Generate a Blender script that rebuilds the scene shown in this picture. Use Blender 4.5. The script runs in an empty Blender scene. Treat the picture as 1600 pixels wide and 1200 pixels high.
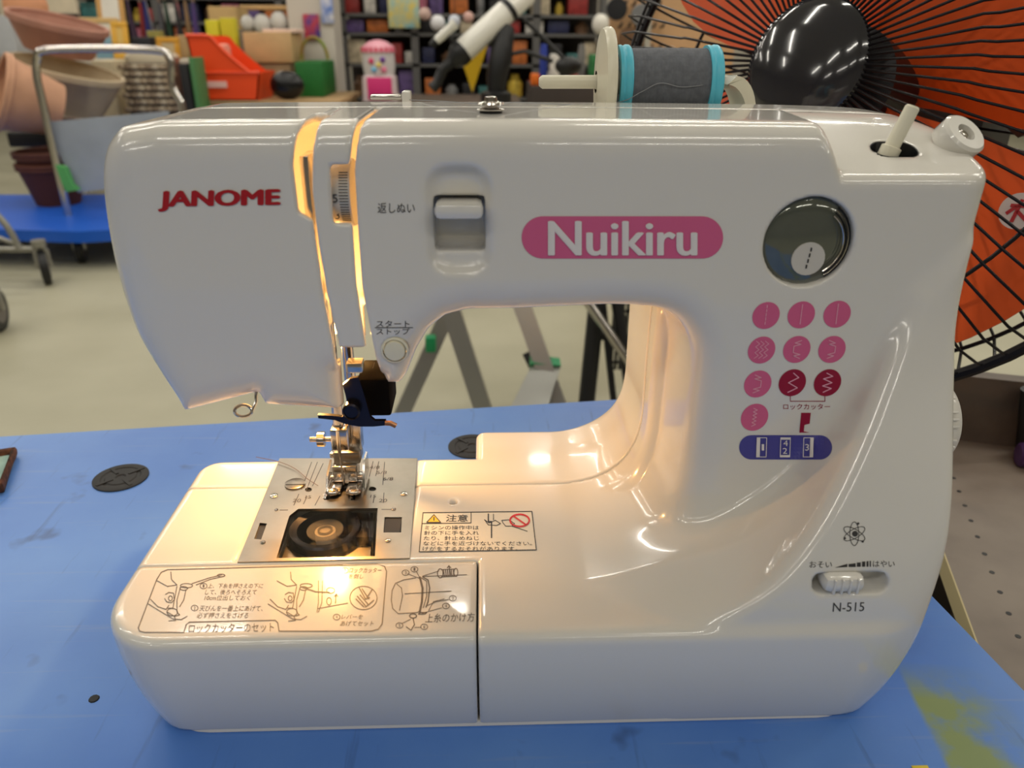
import bpy, bmesh, math, random
import numpy as np
from mathutils import Vector, Matrix
from mathutils.bvhtree import BVHTree
random.seed(7)
SC = bpy.context.scene
COL = SC.collection
# ------------------------------------------------------------------ camera
F = 1200.0; PITCH = math.radians(24.5); YAW = math.radians(2.2); ROLL = math.radians(.4)
CAM = np.array([-.0125, -.285, .32])
FW = np.array([math.sin(YAW)*math.cos(PITCH), math.cos(YAW)*math.cos(PITCH), -math.sin(PITCH)])
RT = np.array([math.cos(YAW), -math.sin(YAW), 0.])
UP = np.cross(RT, FW)
RT, UP = RT*math.cos(ROLL)+UP*math.sin(ROLL), UP*math.cos(ROLL)-RT*math.sin(ROLL)
cd = bpy.data.cameras.new('camera'); cam = bpy.data.objects.new('camera', cd); COL.objects.link(cam)
cam.matrix_world = Matrix(((RT[0], UP[0], -FW[0], CAM[0]), (RT[1], UP[1], -FW[1], CAM[1]), (RT[2], UP[2], -FW[2], CAM[2]), (0, 0, 0, 1)))
cd.sensor_fit = 'HORIZONTAL'; cd.sensor_width = 36; cd.lens = 36*F/1600; cd.clip_start = .01; cd.clip_end = 60
cd.dof.use_dof = True; cd.dof.focus_distance = .44; cd.dof.aperture_fstop = 9.5
SC.camera = cam
# ------------------------------------------------------------------ light
w = bpy.data.worlds.new('store_air'); SC.world = w; w.use_nodes = True
w.node_tree.nodes['Background'].inputs[0].default_value = (.86, .93, 1, 1)
w.node_tree.nodes['Background'].inputs[1].default_value = .22
FLOOR = -.635
def tube_light(x, y, rot=0., e=20.):
    l = bpy.data.lights.new('ceiling_fluorescent', 'AREA'); l.shape = 'RECTANGLE'; l.size = 1.2; l.size_y = .06
    l.energy = e; l.color = (1, .95, .85)
    o = bpy.data.objects.new('ceiling_fluorescent', l); COL.objects.link(o)
    o.location = (x, y, FLOOR+2.75); o.rotation_euler = (0, 0, rot)
for iy, (y, e) in enumerate(((-3.2, 26.), (-1.5, 24.), (.75, 26.), (2.3, 32.), (3.75, 32.), (5.4, 32.), (7.2, 32.))):
    for x in (-4.4, -2.6, -.95, .85, 2.6, 4.4):
        tube_light(x+(.25 if iy % 2 else 0.), y, math.radians(8), e*.8)
SC.view_settings.view_transform = 'Standard'; SC.view_settings.look = 'None'
SC.view_settings.exposure = -1.2; SC.view_settings.gamma = 1.0; SC.view_settings.use_curve_mapping = False
# ------------------------------------------------------------------ pixel helpers (photo frame 1600x1200)
def ray(px, py): return FW + RT*(px-800)/F - UP*(py-600)/F
def onY(px, py, Y): d = ray(px, py); return CAM + d*((Y-CAM[1])/d[1])
def onZ(px, py, Z): d = ray(px, py); return CAM + d*((Z-CAM[2])/d[2])
def onX(px, py, X): d = ray(px, py); return CAM + d*((X-CAM[0])/d[0])
def xz(px, py, Y=.045): p = onY(px, py, Y); return (p[0], p[2])
# ------------------------------------------------------------------ materials
def lin(c):
    return tuple((v/255/12.92 if v/255 <= .04045 else ((v/255+.055)/1.055)**2.4) for v in c) + (1,)
MATS = {}
def mat(name, rgb, rough=.5, metal=0., var=.0, scale=8., coat=0., bump=0., trans=0., ior=1.45, emit=0., alpha=1., rgb2=None, sub=0., spec=.5):
    if name in MATS: return MATS[name]
    m = bpy.data.materials.new(name); m.use_nodes = True; nt = m.node_tree; b = nt.nodes['Principled BSDF']
    b.inputs['Roughness'].default_value = rough; b.inputs['Metallic'].default_value = metal; b.inputs['IOR'].default_value = ior
    b.inputs['Coat Weight'].default_value = coat; b.inputs['Coat Roughness'].default_value = .05
    b.inputs['Transmission Weight'].default_value = trans; b.inputs['Alpha'].default_value = alpha
    b.inputs['Specular IOR Level'].default_value = spec
    if sub: b.inputs['Subsurface Weight'].default_value = sub; b.inputs['Subsurface Scale'].default_value = .004
    c = lin(rgb)
    b.inputs['Base Color'].default_value = c
    if emit: b.inputs['Emission Color'].default_value = c; b.inputs['Emission Strength'].default_value = emit
    if var or bump or rgb2:
        tc = nt.nodes.new('ShaderNodeTexCoord'); nz = nt.nodes.new('ShaderNodeTexNoise'); nz.inputs['Scale'].default_value = scale
        nz.inputs['Detail'].default_value = 5
        nt.links.new(tc.outputs['Object'], nz.inputs['Vector'])
        if var or rgb2:
            r = nt.nodes.new('ShaderNodeValToRGB'); r.color_ramp.elements[0].position = .35; r.color_ramp.elements[1].position = .65
            c2 = lin(rgb2) if rgb2 else tuple(min(1, v*(1+var)) for v in c[:3])+(1,)
            r.color_ramp.elements[0].color = c if rgb2 else tuple(v*(1-var) for v in c[:3])+(1,)
            r.color_ramp.elements[1].color = c2
            nt.links.new(nz.outputs['Fac'], r.inputs['Fac']); nt.links.new(r.outputs['Color'], b.inputs['Base Color'])
        if bump:
            bp = nt.nodes.new('ShaderNodeBump'); bp.inputs['Strength'].default_value = bump; bp.inputs['Distance'].default_value = .002
            nt.links.new(nz.outputs['Fac'], bp.inputs['Height']); nt.links.new(bp.outputs['Normal'], b.inputs['Normal'])
    MATS[name] = m; return m
# ------------------------------------------------------------------ mesh builder
class MB:
    def __init__(s): s.v = []; s.f = []
    def add(s, vs, fs):
        n = len(s.v); s.v += [tuple(map(float, v)) for v in vs]; s.f += [tuple(i+n for i in f) for f in fs]; return s
    def box(s, lo, hi, rz=0., c=None):
        (x0, y0, z0), (x1, y1, z1) = lo, hi
        vs = [(x0,y0,z0),(x1,y0,z0),(x1,y1,z0),(x0,y1,z0),(x0,y0,z1),(x1,y0,z1),(x1,y1,z1),(x0,y1,z1)]
        return s.add(vs, [(0,3,2,1),(4,5,6,7),(0,1,5,4),(1,2,6,5),(2,3,7,6),(3,0,4,7)])
    def cham(s, lo, hi, b):
        """box with chamfered edges"""
        (x0, y0, z0), (x1, y1, z1) = lo, hi
        bm = bmesh.new(); bmesh.ops.create_cube(bm, size=1)
        for v in bm.verts: v.co = Vector((x0+(v.co.x+.5)*(x1-x0), y0+(v.co.y+.5)*(y1-y0), z0+(v.co.z+.5)*(z1-z0)))
        bmesh.ops.bevel(bm, geom=bm.edges[:], offset=b, segments=2, profile=.5, affect='EDGES')
        bm.verts.index_update(); s.add([v.co[:] for v in bm.verts], [[v.index for v in f.verts] for f in bm.faces]); bm.free(); return s
    def prism(s, pts, a, b, axis='z'):
        """polygon extruded between a and b along an axis; pts are the two other coordinates in order"""
        n = len(pts)
        def P(p, t): return (p[0], p[1], t) if axis == 'z' else ((p[0], t, p[1]) if axis == 'y' else (t, p[0], p[1]))
        vs = [P(p, a) for p in pts] + [P(p, b) for p in pts]
        fs = [tuple(range(n))[::-1], tuple(range(n, 2*n))] + [(i, (i+1) % n, n+(i+1) % n, n+i) for i in range(n)]
        return s.add(vs, fs)
    def hull2(s, pts_a, pts_b):
        """loft between two 3D loops of equal length, capped"""
        n = len(pts_a)
        return s.add(list(pts_a)+list(pts_b), [tuple(range(n))[::-1], tuple(range(n, 2*n))] + [(i, (i+1) % n, n+(i+1) % n, n+i) for i in range(n)])
    def loft(s, loops, cap=True):
        n = len(loops[0]); vs = [p for l in loops for p in l]; fs = []
        for k in range(len(loops)-1):
            fs += [(k*n+i, k*n+(i+1) % n, (k+1)*n+(i+1) % n, (k+1)*n+i) for i in range(n)]
        if cap: fs += [tuple(range(n))[::-1], tuple(range((len(loops)-1)*n, len(loops)*n))]
        return s.add(vs, fs)
    def lathe(s, prof, c=(0,0,0), axis=(0,0,1), n=32, cap=True):
        """prof = [(radius, height)] turned about the axis through c"""
        a = Vector(axis).normalized(); u = a.orthogonal().normalized(); v = a.cross(u); c = Vector(c)
        loops = [[tuple(c+a*h+(u*math.cos(t)+v*math.sin(t))*r) for t in [2*math.pi*i/n for i in range(n)]] for r, h in prof]
        return s.loft(loops, cap)
    def tube(s, pts, r, n=8, closed=False):
        P = [Vector(p) for p in pts]; k = len(P); rs = r if isinstance(r, (list, tuple)) else [r]*k
        loops = []; u = None
        for i in range(k):
            if closed: t = P[(i+1) % k]-P[i-1]
            else: t = P[min(i+1, k-1)]-P[max(i-1, 0)]
            t.normalize()
            if u is None: u = t.orthogonal().normalized()
            u = (u-t*u.dot(t)).normalized(); v = t.cross(u)
            loops.append([tuple(P[i]+(u*math.cos(a)+v*math.sin(a))*rs[i]) for a in [2*math.pi*j/n for j in range(n)]])
        if closed: loops.append(loops[0])
        return s.loft(loops, not closed)
    def ball(s, c, r, n=16, m=10, sc=(1,1,1)):
        loops = []
        for j in range(1, m):
            t = math.pi*j/m
            loops.append([(c[0]+r*sc[0]*math.sin(t)*math.cos(a), c[1]+r*sc[1]*math.sin(t)*math.sin(a), c[2]-r*sc[2]*math.cos(t)) for a in [2*math.pi*i/n for i in range(n)]])
        return s.loft(loops)
    def xf(s, M):
        s.v = [tuple(M @ Vector(v)) for v in s.v]; return s
    def build(s, name, m, parent=None, smooth=35, label=None):
        me = bpy.data.meshes.new(name); me.from_pydata(s.v, [], s.f); me.update()
        o = bpy.data.objects.new(name, me); COL.objects.link(o)
        if m: me.materials.append(m)
        if smooth: 
            me.polygons.foreach_set('use_smooth', [True]*len(me.polygons)); me.set_sharp_from_angle(angle=math.radians(smooth))
        if parent is not None: par(o, parent)
        if label: o['label'] = label
        return o
def par(o, p):
    o.parent = p
    def world(q):
        if q.rotation_mode != 'QUATERNION' and q.type == 'EMPTY': L = Matrix.Translation(q.location) @ q.rotation_euler.to_matrix().to_4x4()
        else: L = q.matrix_basis.copy()
        return L if q.parent is None else world(q.parent) @ q.matrix_parent_inverse @ L
    o.matrix_parent_inverse = world(p).inverted()
def tag(o, label, cat=None, group=None, kind=None):
    if label: o['label'] = label
    if cat: o['category'] = cat
    if group: o['group'] = group
    if kind: o['kind'] = kind
    return o
def thing(name, label, cat, loc=(0,0,0), group=None, rz=0.):
    o = bpy.data.objects.new(name, None); COL.objects.link(o); o.location = [float(v) for v in loc]; o.rotation_euler = (0, 0, rz); o.empty_display_size = .05
    return tag(o, label, cat, group)
def struct(o): o['kind'] = 'structure'; return o
def rrect(cx, cy, hx, hy, r, n=5):
    pts = []
    for sx, sy, a0 in ((1,1,0),(-1,1,90),(-1,-1,180),(1,-1,270)):
        for i in range(n+1):
            a = math.radians(a0+90*i/n); pts.append((cx+sx*(hx-r)+r*math.cos(a), cy+sy*(hy-r)+r*math.sin(a)))
    return pts
def circ(cx, cy, r, n=24, ry=None, rot=0.):
    ry = ry or r; c, s = math.cos(rot), math.sin(rot)
    return [(cx+r*math.cos(a)*c-ry*math.sin(a)*s, cy+r*math.cos(a)*s+ry*math.sin(a)*c) for a in [2*math.pi*i/n for i in range(n)]]
def catmull(pts, n=6, closed=False):
    P = [np.array(p, float) for p in pts]; k = len(P); out = []
    rng = range(k) if closed else range(k-1)
    for i in rng:
        g = (lambda j: P[j % k]) if closed else (lambda j: P[min(max(j, 0), k-1)])
        p0, p1, p2, p3 = g(i-1), g(i), g(i+1), g(i+2)
        for j in range(n):
            t = j/n; out.append(tuple(.5*((2*p1)+(-p0+p2)*t+(2*p0-5*p1+4*p2-p3)*t*t+(-p0+3*p1-3*p2+p3)*t**3)))
    if not closed: out.append(tuple(P[-1]))
    return out
# ================================================================== SEWING MACHINE
M_white = mat('gloss_white_plastic', (222, 219, 212), .16, coat=.6, sub=.0)
M_white2 = mat('ivory_plastic', (226, 221, 200), .3)
M_chrome = mat('polished_metal', (205, 200, 195), .16, 1.)
M_steel = mat('brushed_steel', (150, 142, 130), .28, 1., var=.06, scale=60)
M_dark = mat('dark_metal', (42, 42, 52), .25, .8)
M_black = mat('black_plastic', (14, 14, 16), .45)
M_red = mat('red_print', (178, 24, 32), .4)
M_ink = mat('grey_black_print', (52, 50, 50), .5)
M_thin = mat('grey_line_print', (104, 96, 90), .5)
M_pink = mat('pink_print', (214, 98, 140), .4)
M_wine = mat('wine_red_print', (150, 10, 52), .4)
M_blue = mat('violet_blue_print', (72, 70, 150), .4)
M_wprint = mat('white_print', (232, 226, 222), .4)
M_pprint = mat('pale_pink_print', (236, 170, 190), .4)
M_yel = mat('yellow_print', (240, 196, 20), .4)
SM = thing('sewing_machine', 'white compact sewing machine with red brand lettering on the blue platform', 'sewing machine', (0, .06, 0))

H = .0015
gx = np.arange(-.206, .222, H, dtype=np.float32); gy = np.arange(-.024, .196, H, dtype=np.float32); gz = np.arange(.002, .297, H, dtype=np.float32)
X = gx[:, None, None]; Y = gy[None, :, None]; Z = gz[None, None, :]
def poly2(u, v, pts):
    """signed distance to a polygon, u and v 1-D -> 2-D grid"""
    U, V = np.meshgrid(u, v, indexing='ij'); U = U.astype(np.float64); V = V.astype(np.float64)
    d = np.full(U.shape, 1e9); s = np.ones(U.shape); n = len(pts)
    for i in range(n):
        ax, ay = pts[i]; bx, by = pts[i-1]
        ex, ey = bx-ax, by-ay; wx, wy = U-ax, V-ay
        t = np.clip((wx*ex+wy*ey)/(ex*ex+ey*ey+1e-18), 0, 1)
        d = np.minimum(d, (wx-ex*t)**2+(wy-ey*t)**2)
        c1 = V >= ay; c2 = V < by; c3 = ex*wy > ey*wx
        s = np.where((c1 & c2 & c3) | (~c1 & ~c2 & ~c3), -s, s)
    return (s*np.sqrt(d)).astype(np.float32)
def smin(a, b, k): h = np.maximum(k-np.abs(a-b), 0)/k; return np.minimum(a, b)-h*h*k*.25
def smax(a, b, k): return -smin(-a, -b, k)
def rext(d2, dy, r):
    q0 = d2+r; q1 = dy+r
    return np.sqrt(np.maximum(q0, 0)**2+np.maximum(q1, 0)**2)+np.minimum(np.maximum(q0, q1), 0)-r
def box3(c, h, r=0.):
    qx = np.abs(X-c[0])-h[0]+r; qy = np.abs(Y-c[1])-h[1]+r; qz = np.abs(Z-c[2])-h[2]+r
    return np.sqrt(np.maximum(qx,0)**2+np.maximum(qy,0)**2+np.maximum(qz,0)**2)+np.minimum(np.maximum(qx,np.maximum(qy,qz)),0)-r
AF, AB = .045, .163        # front and back of the arm
# head + arm + column seen from the front
left = [xz(*p, .068) for p in [(300,627),(290,606),(255,556),(220,505),(195,450),(176,390),(167,320),(169,262),(182,222),(205,194)]]
top = [(-.148, .2862), (-.10, .2868), (.0, .2872), (.10, .2868), (.16, .2860), (.195, .284), (.2105, .278)]
right = [(.2135, .262), (.2125, .23), (.2105, .19), (.2085, .15), (.2060, .11), (.2020, .07), (.19, .035)]
inner = [(.12, .035), (.083, .06), (.080, .10), (.080, .15), (.080, .175), (.075, .192), (.062, .2025), (.045, .2045)]
mid = [xz(*p) for p in [(800,496),(730,497),(695,506),(668,527),(648,560),(632,600),(622,614),(600,614),(594,600)]]
bot = [(-.066, .172), (-.0825, .172), (-.083, .1515), (-.120, .1545), (-.1225, .161)]
prof = catmull(left, 4) + catmull(top, 4) + catmull(right, 4) + catmull(inner, 4) + mid + bot
inner_f = [(p[0]+(.010 if p[0] < .1 and p[1] > .05 and p[0] > .06 else 0), p[1]) for p in inner]
prof_f = catmull(left, 4) + catmull(top, 4) + catmull(right, 4) + catmull(inner_f, 4) + mid + bot
ty = ((np.clip(gy, AF, AB)-AF)/(AB-AF)).astype(np.float32)[None, :, None]
d2 = poly2(gx, gz, prof_f)[:, None, :]*(1-ty)+poly2(gx, gz, prof)[:, None, :]*ty
dy = np.abs(Y-(AF+AB)/2)-(AB-AF)/2
arm = rext(d2, dy, .016)
# the head's end is rounded in plan
dp = poly2(gx, gy, rrect(.02, (AF+AB)/2+.0, .2065, (AB-AF)/2, .032, 10))[:, :, None]
arm = smax(arm, dp + 0*Z, .012)
# gentle forward lean of the front face's top edge
tq = ((Z-.2875)+ np.maximum(0, .075-Y)*.0+0*X)
# sloping winder platform at the right end of the top
p1 = xz(1330, 284); slope = math.tan(math.radians(19))
cut = np.maximum((p1[1]+(Y-AF)*slope - Z)*math.cos(math.radians(19)), (p1[0]-.002+(Y-AF)*.12-np.clip(Z-p1[1], -.005, .03)*.5) - X)
arm = smax(arm, -cut, .005)
# base slab, tapering inwards towards the table
inset = (.013*np.clip(1-gz/.066, 0, 1)**2.0).astype(np.float32)[None, None, :]
BT = .07
def rr4(x0, x1_, y0, y1_, r):
    o = []
    for cx, cy, a0, q in ((x1_, y1_, 0, r[0]), (x0, y1_, 90, r[1]), (x0, y0, 180, r[2]), (x1_, y0, 270, r[3])):
        sx = -1 if cx == x1_ else 1; sy = -1 if cy == y1_ else 1
        o += [(cx+sx*q+q*math.cos(math.radians(a0+9*i)), cy+sy*q+q*math.sin(math.radians(a0+9*i))) for i in range(11)]
    return o
bp = poly2(gx, gy, rr4(-.194, .199, -.0145, .1505, (.02, .014, .034, .034)))[:, :, None]
base = rext(bp+inset, np.abs(Z-(BT-.03))-.03+0*X, .0055)
base = np.where(Z < .03, np.maximum(bp+inset, -(Z-.002)), base)
b2 = poly2(gx, gy, rrect(.082, .12, .101, .066, .006, 4))[:, :, None]
base2 = rext(b2+inset*.6, np.abs(Z-(BT-.03))-.03+0*X, .004); base2 = np.where(Z < .03, np.maximum(b2+inset*.6, -(Z-.002)), base2)
base = np.minimum(base, base2)
# column foot that leans forward to the base front, its free edge is the raised crease
fin = poly2(gx, gz, catmull([(.078,.062),(.095,.0745),(.118,.092),(.139,.117),(.157,.147),(.172,.178),(.186,.212)], 5)+[(.2075,.235),(.2080,.18),(.2040,.10),(.1985,.06),(.188,.02),(.178,-.01),(.078,-.01)])[:, None, :]
zf = np.clip((gz-.07)/.165, 0, 1); yf = (-.0125+.0595*(zf*zf*(3-2*zf))**.85).astype(np.float32)
yf = np.where(gz < .07, -.0125+inset[0,0]*1.0+.0, yf)[None, None, :]
fin = rext(fin+0*Y, np.maximum((yf-Y)*.93, Y-.15), .007)
fp = poly2(gx, gy, rrect(.11, .085, .1015, .0995, .04, 10))[:, :, None]
fin = smax(fin, fp+inset*.8, .008)
body = smin(arm, fin, .010)
rearcol = rext(poly2(gx, gz, catmull([(.080,.05),(.080,.10),(.080,.185),(.086,.20)],4)+[(.12,.21),(.195,.21),(.197,.1),(.185,.03)])[:, None, :], np.abs(Y-.14)-.045, .01)
body = np.minimum(body, rearcol)
KK = .004+.048*np.clip((Y+.012)/.035, 0, 1)*np.clip((Z-.055)/.015, 0, 1)*np.clip((.196-X)/.03, 0, 1)
body = np.where(Z < .15, smin(body, base, KK), np.minimum(body, base))
# keep the lower body inside the base outline
body = np.where(Z < .12, np.maximum(body, -(Y+.0155)+0*X), body)
# hollow head
cav = np.maximum(np.maximum(arm+.0042, X+.046), .166-Z)
body = np.maximum(body, -cav)
opn = np.minimum(box3((-.108, .108, .160), (.040, .044, .022), .006), box3((-.062, .10, .165), (.012, .035, .02), .004))
opn = np.minimum(opn, np.maximum(box3((-.075,.06,.165),(.0075,.03,.022)), -1+0*X))
body = np.maximum(body, -opn)
# thread slots
s1l = [xz(*p) for p in [(486,170),(470,190),(458,215),(454,260),(463,334),(486,347),(494,410),(505,480),(522,560),(528,600)]]
s1r = [xz(*p) for p in [(498,170),(490,200),(485,240),(484,300),(490,347),(499,410),(512,480),(531,560),(540,600)]]
s2l = [xz(*p) for p in [(563,165),(549,205),(544,260),(548,350),(555,450),(569,540),(579,600)]]
s2r = [xz(*p) for p in [(576,165),(558,205),(552,260),(556,350),(563,450),(580,540),(593,600)]]
sl1 = poly2(gx, gz, s1l+s1r[::-1])[:, None, :]; sl2 = poly2(gx, gz, s2l+s2r[::-1])[:, None, :]
body = np.maximum(body, -np.maximum(sl1, Y-.085)); body = np.maximum(body, -np.maximum(sl2, Y-.118))
# tension dial window between the slots
body = np.maximum(body, -np.maximum(poly2(gx, gz, [xz(*p) for p in [(513,260),(546,260),(551,352),(518,352)]])[:, None, :], Y-.07))
# reverse lever scoop and pocket
lc = xz(717, 349); 
body = smax(body, -rext(poly2(gx, gz, rrect(lc[0], lc[1], .0137, .0232, .0095))[:, None, :], np.abs(Y-AF)-.0075, .006), .003)
pc = xz(718, 352, .05)
body = np.maximum(body, -np.maximum(poly2(gx, gz, rrect(pc[0], pc[1], .0112, .0122, .0015))[:, None, :], Y-.064))
# round pattern window
wc = xz(1268, 382); WR = .0202
body = np.maximum(body, -np.maximum(poly2(gx, gz, circ(wc[0], wc[1], WR, 40))[:, None, :], Y-.052))
# speed slider slot
sa = None
# winder hole in the platform
wh = onY(1401, 232, .072)
body = np.maximum(body, -np.maximum(poly2(gx, gy, rrect(wh[0], wh[1]+.002, .0105, .0072, .007))[:, :, None], .255-Z))
# needle plate seat and the bobbin well
PX0, PX1, PY0, PY1 = -.1440, -.0540, .0440, .1515
body = np.maximum(body, -box3(((PX0+PX1)/2, (PY0+PY1)/2, .0745), ((PX1-PX0)/2, (PY1-PY0)/2, .0055)))
body = np.maximum(body, -box3((-.098, .078, .058), (.028, .030, .018)))
# start/stop button seat
bc = xz(618, 543, .052)
body = np.maximum(body, -np.maximum(poly2(gx, gz, circ(bc[0], bc[1], .0058, 24))[:, None, :], Y-.06))
# small screw hole in the bed
hl = onZ(708, 784, BT)
body = np.maximum(body, -np.maximum(poly2(gx, gy, circ(hl[0], hl[1], .0022, 16))[:, :, None], .064-Z))
# speed slider slot, cut where the photograph's slot meets the column front
def field_hit(px, py):
    d = ray(px, py); d = d/np.linalg.norm(d); t = .2
    for _ in range(4000):
        p = CAM+d*t; i = np.round((p-[gx[0], gy[0], gz[0]])/H).astype(int)
        if (i >= 0).all() and i[0] < len(gx) and i[1] < len(gy) and i[2] < len(gz) and body[i[0], i[1], i[2]] < 0: return p
        t += .0004
    return p
sc_ = field_hit(1329, 912); SLY = sc_[1]
body = np.maximum(body, -np.maximum(poly2(gx, gz, rrect(sc_[0], sc_[2], .0178, .0050, .0049))[:, None, :], Y-(SLY+.011)))

def nets(f, name, m, parent, lo=None, hi=None):
    """smooth surface through the zero of the field"""
    i0 = [0, 0, 0]; i1 = list(f.shape)
    ins = f < 0
    for ax in range(3):
        a = np.where(ins.any(axis=tuple(k for k in range(3) if k != ax)))[0]
        i0[ax] = max(a[0]-2, 0); i1[ax] = min(a[-1]+3, f.shape[ax])
    g = np.pad(f[i0[0]:i1[0], i0[1]:i1[1], i0[2]:i1[2]], 1, constant_values=.01); org = np.array([gx[i0[0]]-H, gy[i0[1]]-H, gz[i0[2]]-H])
    s = (g < 0).astype(np.int8)
    cs = sum(s[a:s.shape[0]-1+a, b:s.shape[1]-1+b, c:s.shape[2]-1+c] for a in (0,1) for b in (0,1) for c in (0,1))
    act = (cs > 0) & (cs < 8); idx = np.argwhere(act); vid = np.full(act.shape, -1, np.int64); vid[act] = np.arange(len(idx))
    acc = np.zeros((len(idx), 3)); cnt = np.zeros(len(idx))
    corners = [(a, b, c) for a in (0,1) for b in (0,1) for c in (0,1)]
    for c0 in corners:
        for ax in range(3):
            if c0[ax] == 1: continue
            c1 = list(c0); c1[ax] = 1
            v0 = g[idx[:,0]+c0[0], idx[:,1]+c0[1], idx[:,2]+c0[2]]; v1 = g[idx[:,0]+c1[0], idx[:,1]+c1[1], idx[:,2]+c1[2]]
            k = (v0 < 0) != (v1 < 0); t = np.where(k, v0/np.where(v0 == v1, 1, v0-v1), 0)
            P = np.tile(np.array(c0, float), (len(idx), 1)); P[:, ax] = t
            acc[k] += P[k]; cnt[k] += 1
    v = idx+acc/cnt[:, None]
    gr = [np.gradient(g, axis=a) for a in range(3)]
    def samp(A, p):
        p = np.clip(p, 0, np.array(g.shape)-1.001); i = p.astype(int); t = p-i; r = 0
        for c in corners:
            wgt = np.prod([t[:, a] if c[a] else 1-t[:, a] for a in range(3)], axis=0)
            r = r+wgt*A[i[:,0]+c[0], i[:,1]+c[1], i[:,2]+c[2]]
        return r
    for _ in range(2):
        n = np.stack([samp(a, v) for a in gr], 1); l2 = (n**2).sum(1)+1e-9
        step = n*(samp(g, v)/l2)[:, None]; step = np.clip(step, -.4, .4); v = v-step
    n = np.stack([samp(a, v) for a in gr], 1); n /= np.linalg.norm(n, axis=1)[:, None]+1e-9
    quads = []
    for ax in range(3):
        b, c = [(1, 2), (2, 0), (0, 1)][ax]
        sl0 = [slice(None)]*3; sl1_ = [slice(None)]*3; sl0[ax] = slice(0, -1); sl1_[ax] = slice(1, None)
        d = s[tuple(sl0)] != s[tuple(sl1_)]
        e = np.argwhere(d); e = e[(e[:, b] > 0) & (e[:, c] > 0) & (e[:, b] < g.shape[b]-1) & (e[:, c] < g.shape[c]-1)]
        flip = s[e[:,0], e[:,1], e[:,2]] == 0
        def q(db, dc):
            w_ = e.copy(); w_[:, b] -= db; w_[:, c] -= dc; return vid[w_[:,0], w_[:,1], w_[:,2]]
        Q = np.stack([q(1,1), q(0,1), q(0,0), q(1,0)], 1); Q[flip] = Q[flip][:, ::-1]; quads.append(Q)
    Q = np.concatenate(quads); Q = Q[(Q >= 0).all(1)]
    V = org+v*H
    me = bpy.data.meshes.new(name); me.vertices.add(len(V)); me.vertices.foreach_set('co', V.astype(np.float32).ravel())
    me.loops.add(len(Q)*4); me.loops.foreach_set('vertex_index', Q.astype(np.int32).ravel())
    me.polygons.add(len(Q)); me.polygons.foreach_set('loop_start', np.arange(0, len(Q)*4, 4, dtype=np.int32)); me.polygons.foreach_set('loop_total', np.full(len(Q), 4, np.int32))
    me.update(); me.validate(); me.polygons.foreach_set('use_smooth', [True]*len(me.polygons))
    me.normals_split_custom_set_from_vertices(n.astype(np.float32))
    me.materials.append(m)
    o = bpy.data.objects.new(name, me); COL.objects.link(o); par(o, parent)
    PARTS.append((V, Q)); return o
PARTS = []
G = .0004
s1c = [((a[0]+b[0])/2, a[1]) for a, b in zip([s1l[i] for i in (0,1,3,5,6,7,8,9)], [s1r[i] for i in (0,1,2,4,5,6,7,8)])]
def linex(pts, off):
    zz = np.array([p[1] for p in pts]); xx = np.array([p[0] for p in pts]); o = np.argsort(zz)
    return (np.interp(gz, zz[o], xx[o])+off).astype(np.float32)[None, None, :]
x1 = linex([((a[0]+b[0])/2, (a[1]+b[1])/2) for a, b in [(s1l[0], s1r[0]), (s1l[3], s1r[2]), (s1l[5], s1r[4]), (s1l[7], s1r[6]), (s1l[9], s1r[8])]], 0)
x2 = linex([((a[0]+b[0])/2, (a[1]+b[1])/2) for a, b in zip(s2l, s2r)], 0)
SEAM = .1165
up_ = Z > .12
front = np.maximum(body, Y-SEAM+G)
nets(np.where(up_, np.maximum(front, X-x1+G), .01), 'face_cover', M_white, SM)
nets(np.where(up_, np.maximum(front, np.maximum(x1+G-X, X-x2+G)), .01), 'tension_cover', M_white, SM)
nets(np.where(up_, np.maximum(front, x2+G-X), np.maximum(front, -np.maximum(X+.0172, Y-.0415)+G)), 'front_shell', M_white, SM)
nets(np.where(up_, .01, np.maximum(front, np.maximum(X+.0172, Y-.0415)+G)), 'extension_table', M_white, SM)
nets(np.maximum(body, SEAM+G-Y), 'rear_shell', M_white, SM)
# smooth copy without seams for laying prints on
off = 0; VV = []; QQ = []
for V_, Q_ in PARTS: VV.append(V_); QQ.append(Q_+off); off += len(V_)
BV = BVHTree.FromPolygons([tuple(v) for v in np.concatenate(VV)], [tuple(q) for q in np.concatenate(QQ)])
CV = Vector(CAM)
def hit(px, py, lift=.00025):
    d = Vector(ray(px, py)).normalized(); p, n, i, t = BV.ray_cast(CV, d)
    if p is None: return Vector(onY(px, py, .045))
    return p - d*lift
# foot plinth
fo = MB().loft([[(x, y, z) for x, y in rrect(.0025, .068, .1965-.0122-i, .0825-.0122-i, .03, 8)] for z, i in ((0, .0008), (.0008, 0), (.004, 0), (.0048, .0012))])
fo.build('base_plinth', M_white, SM)
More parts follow.
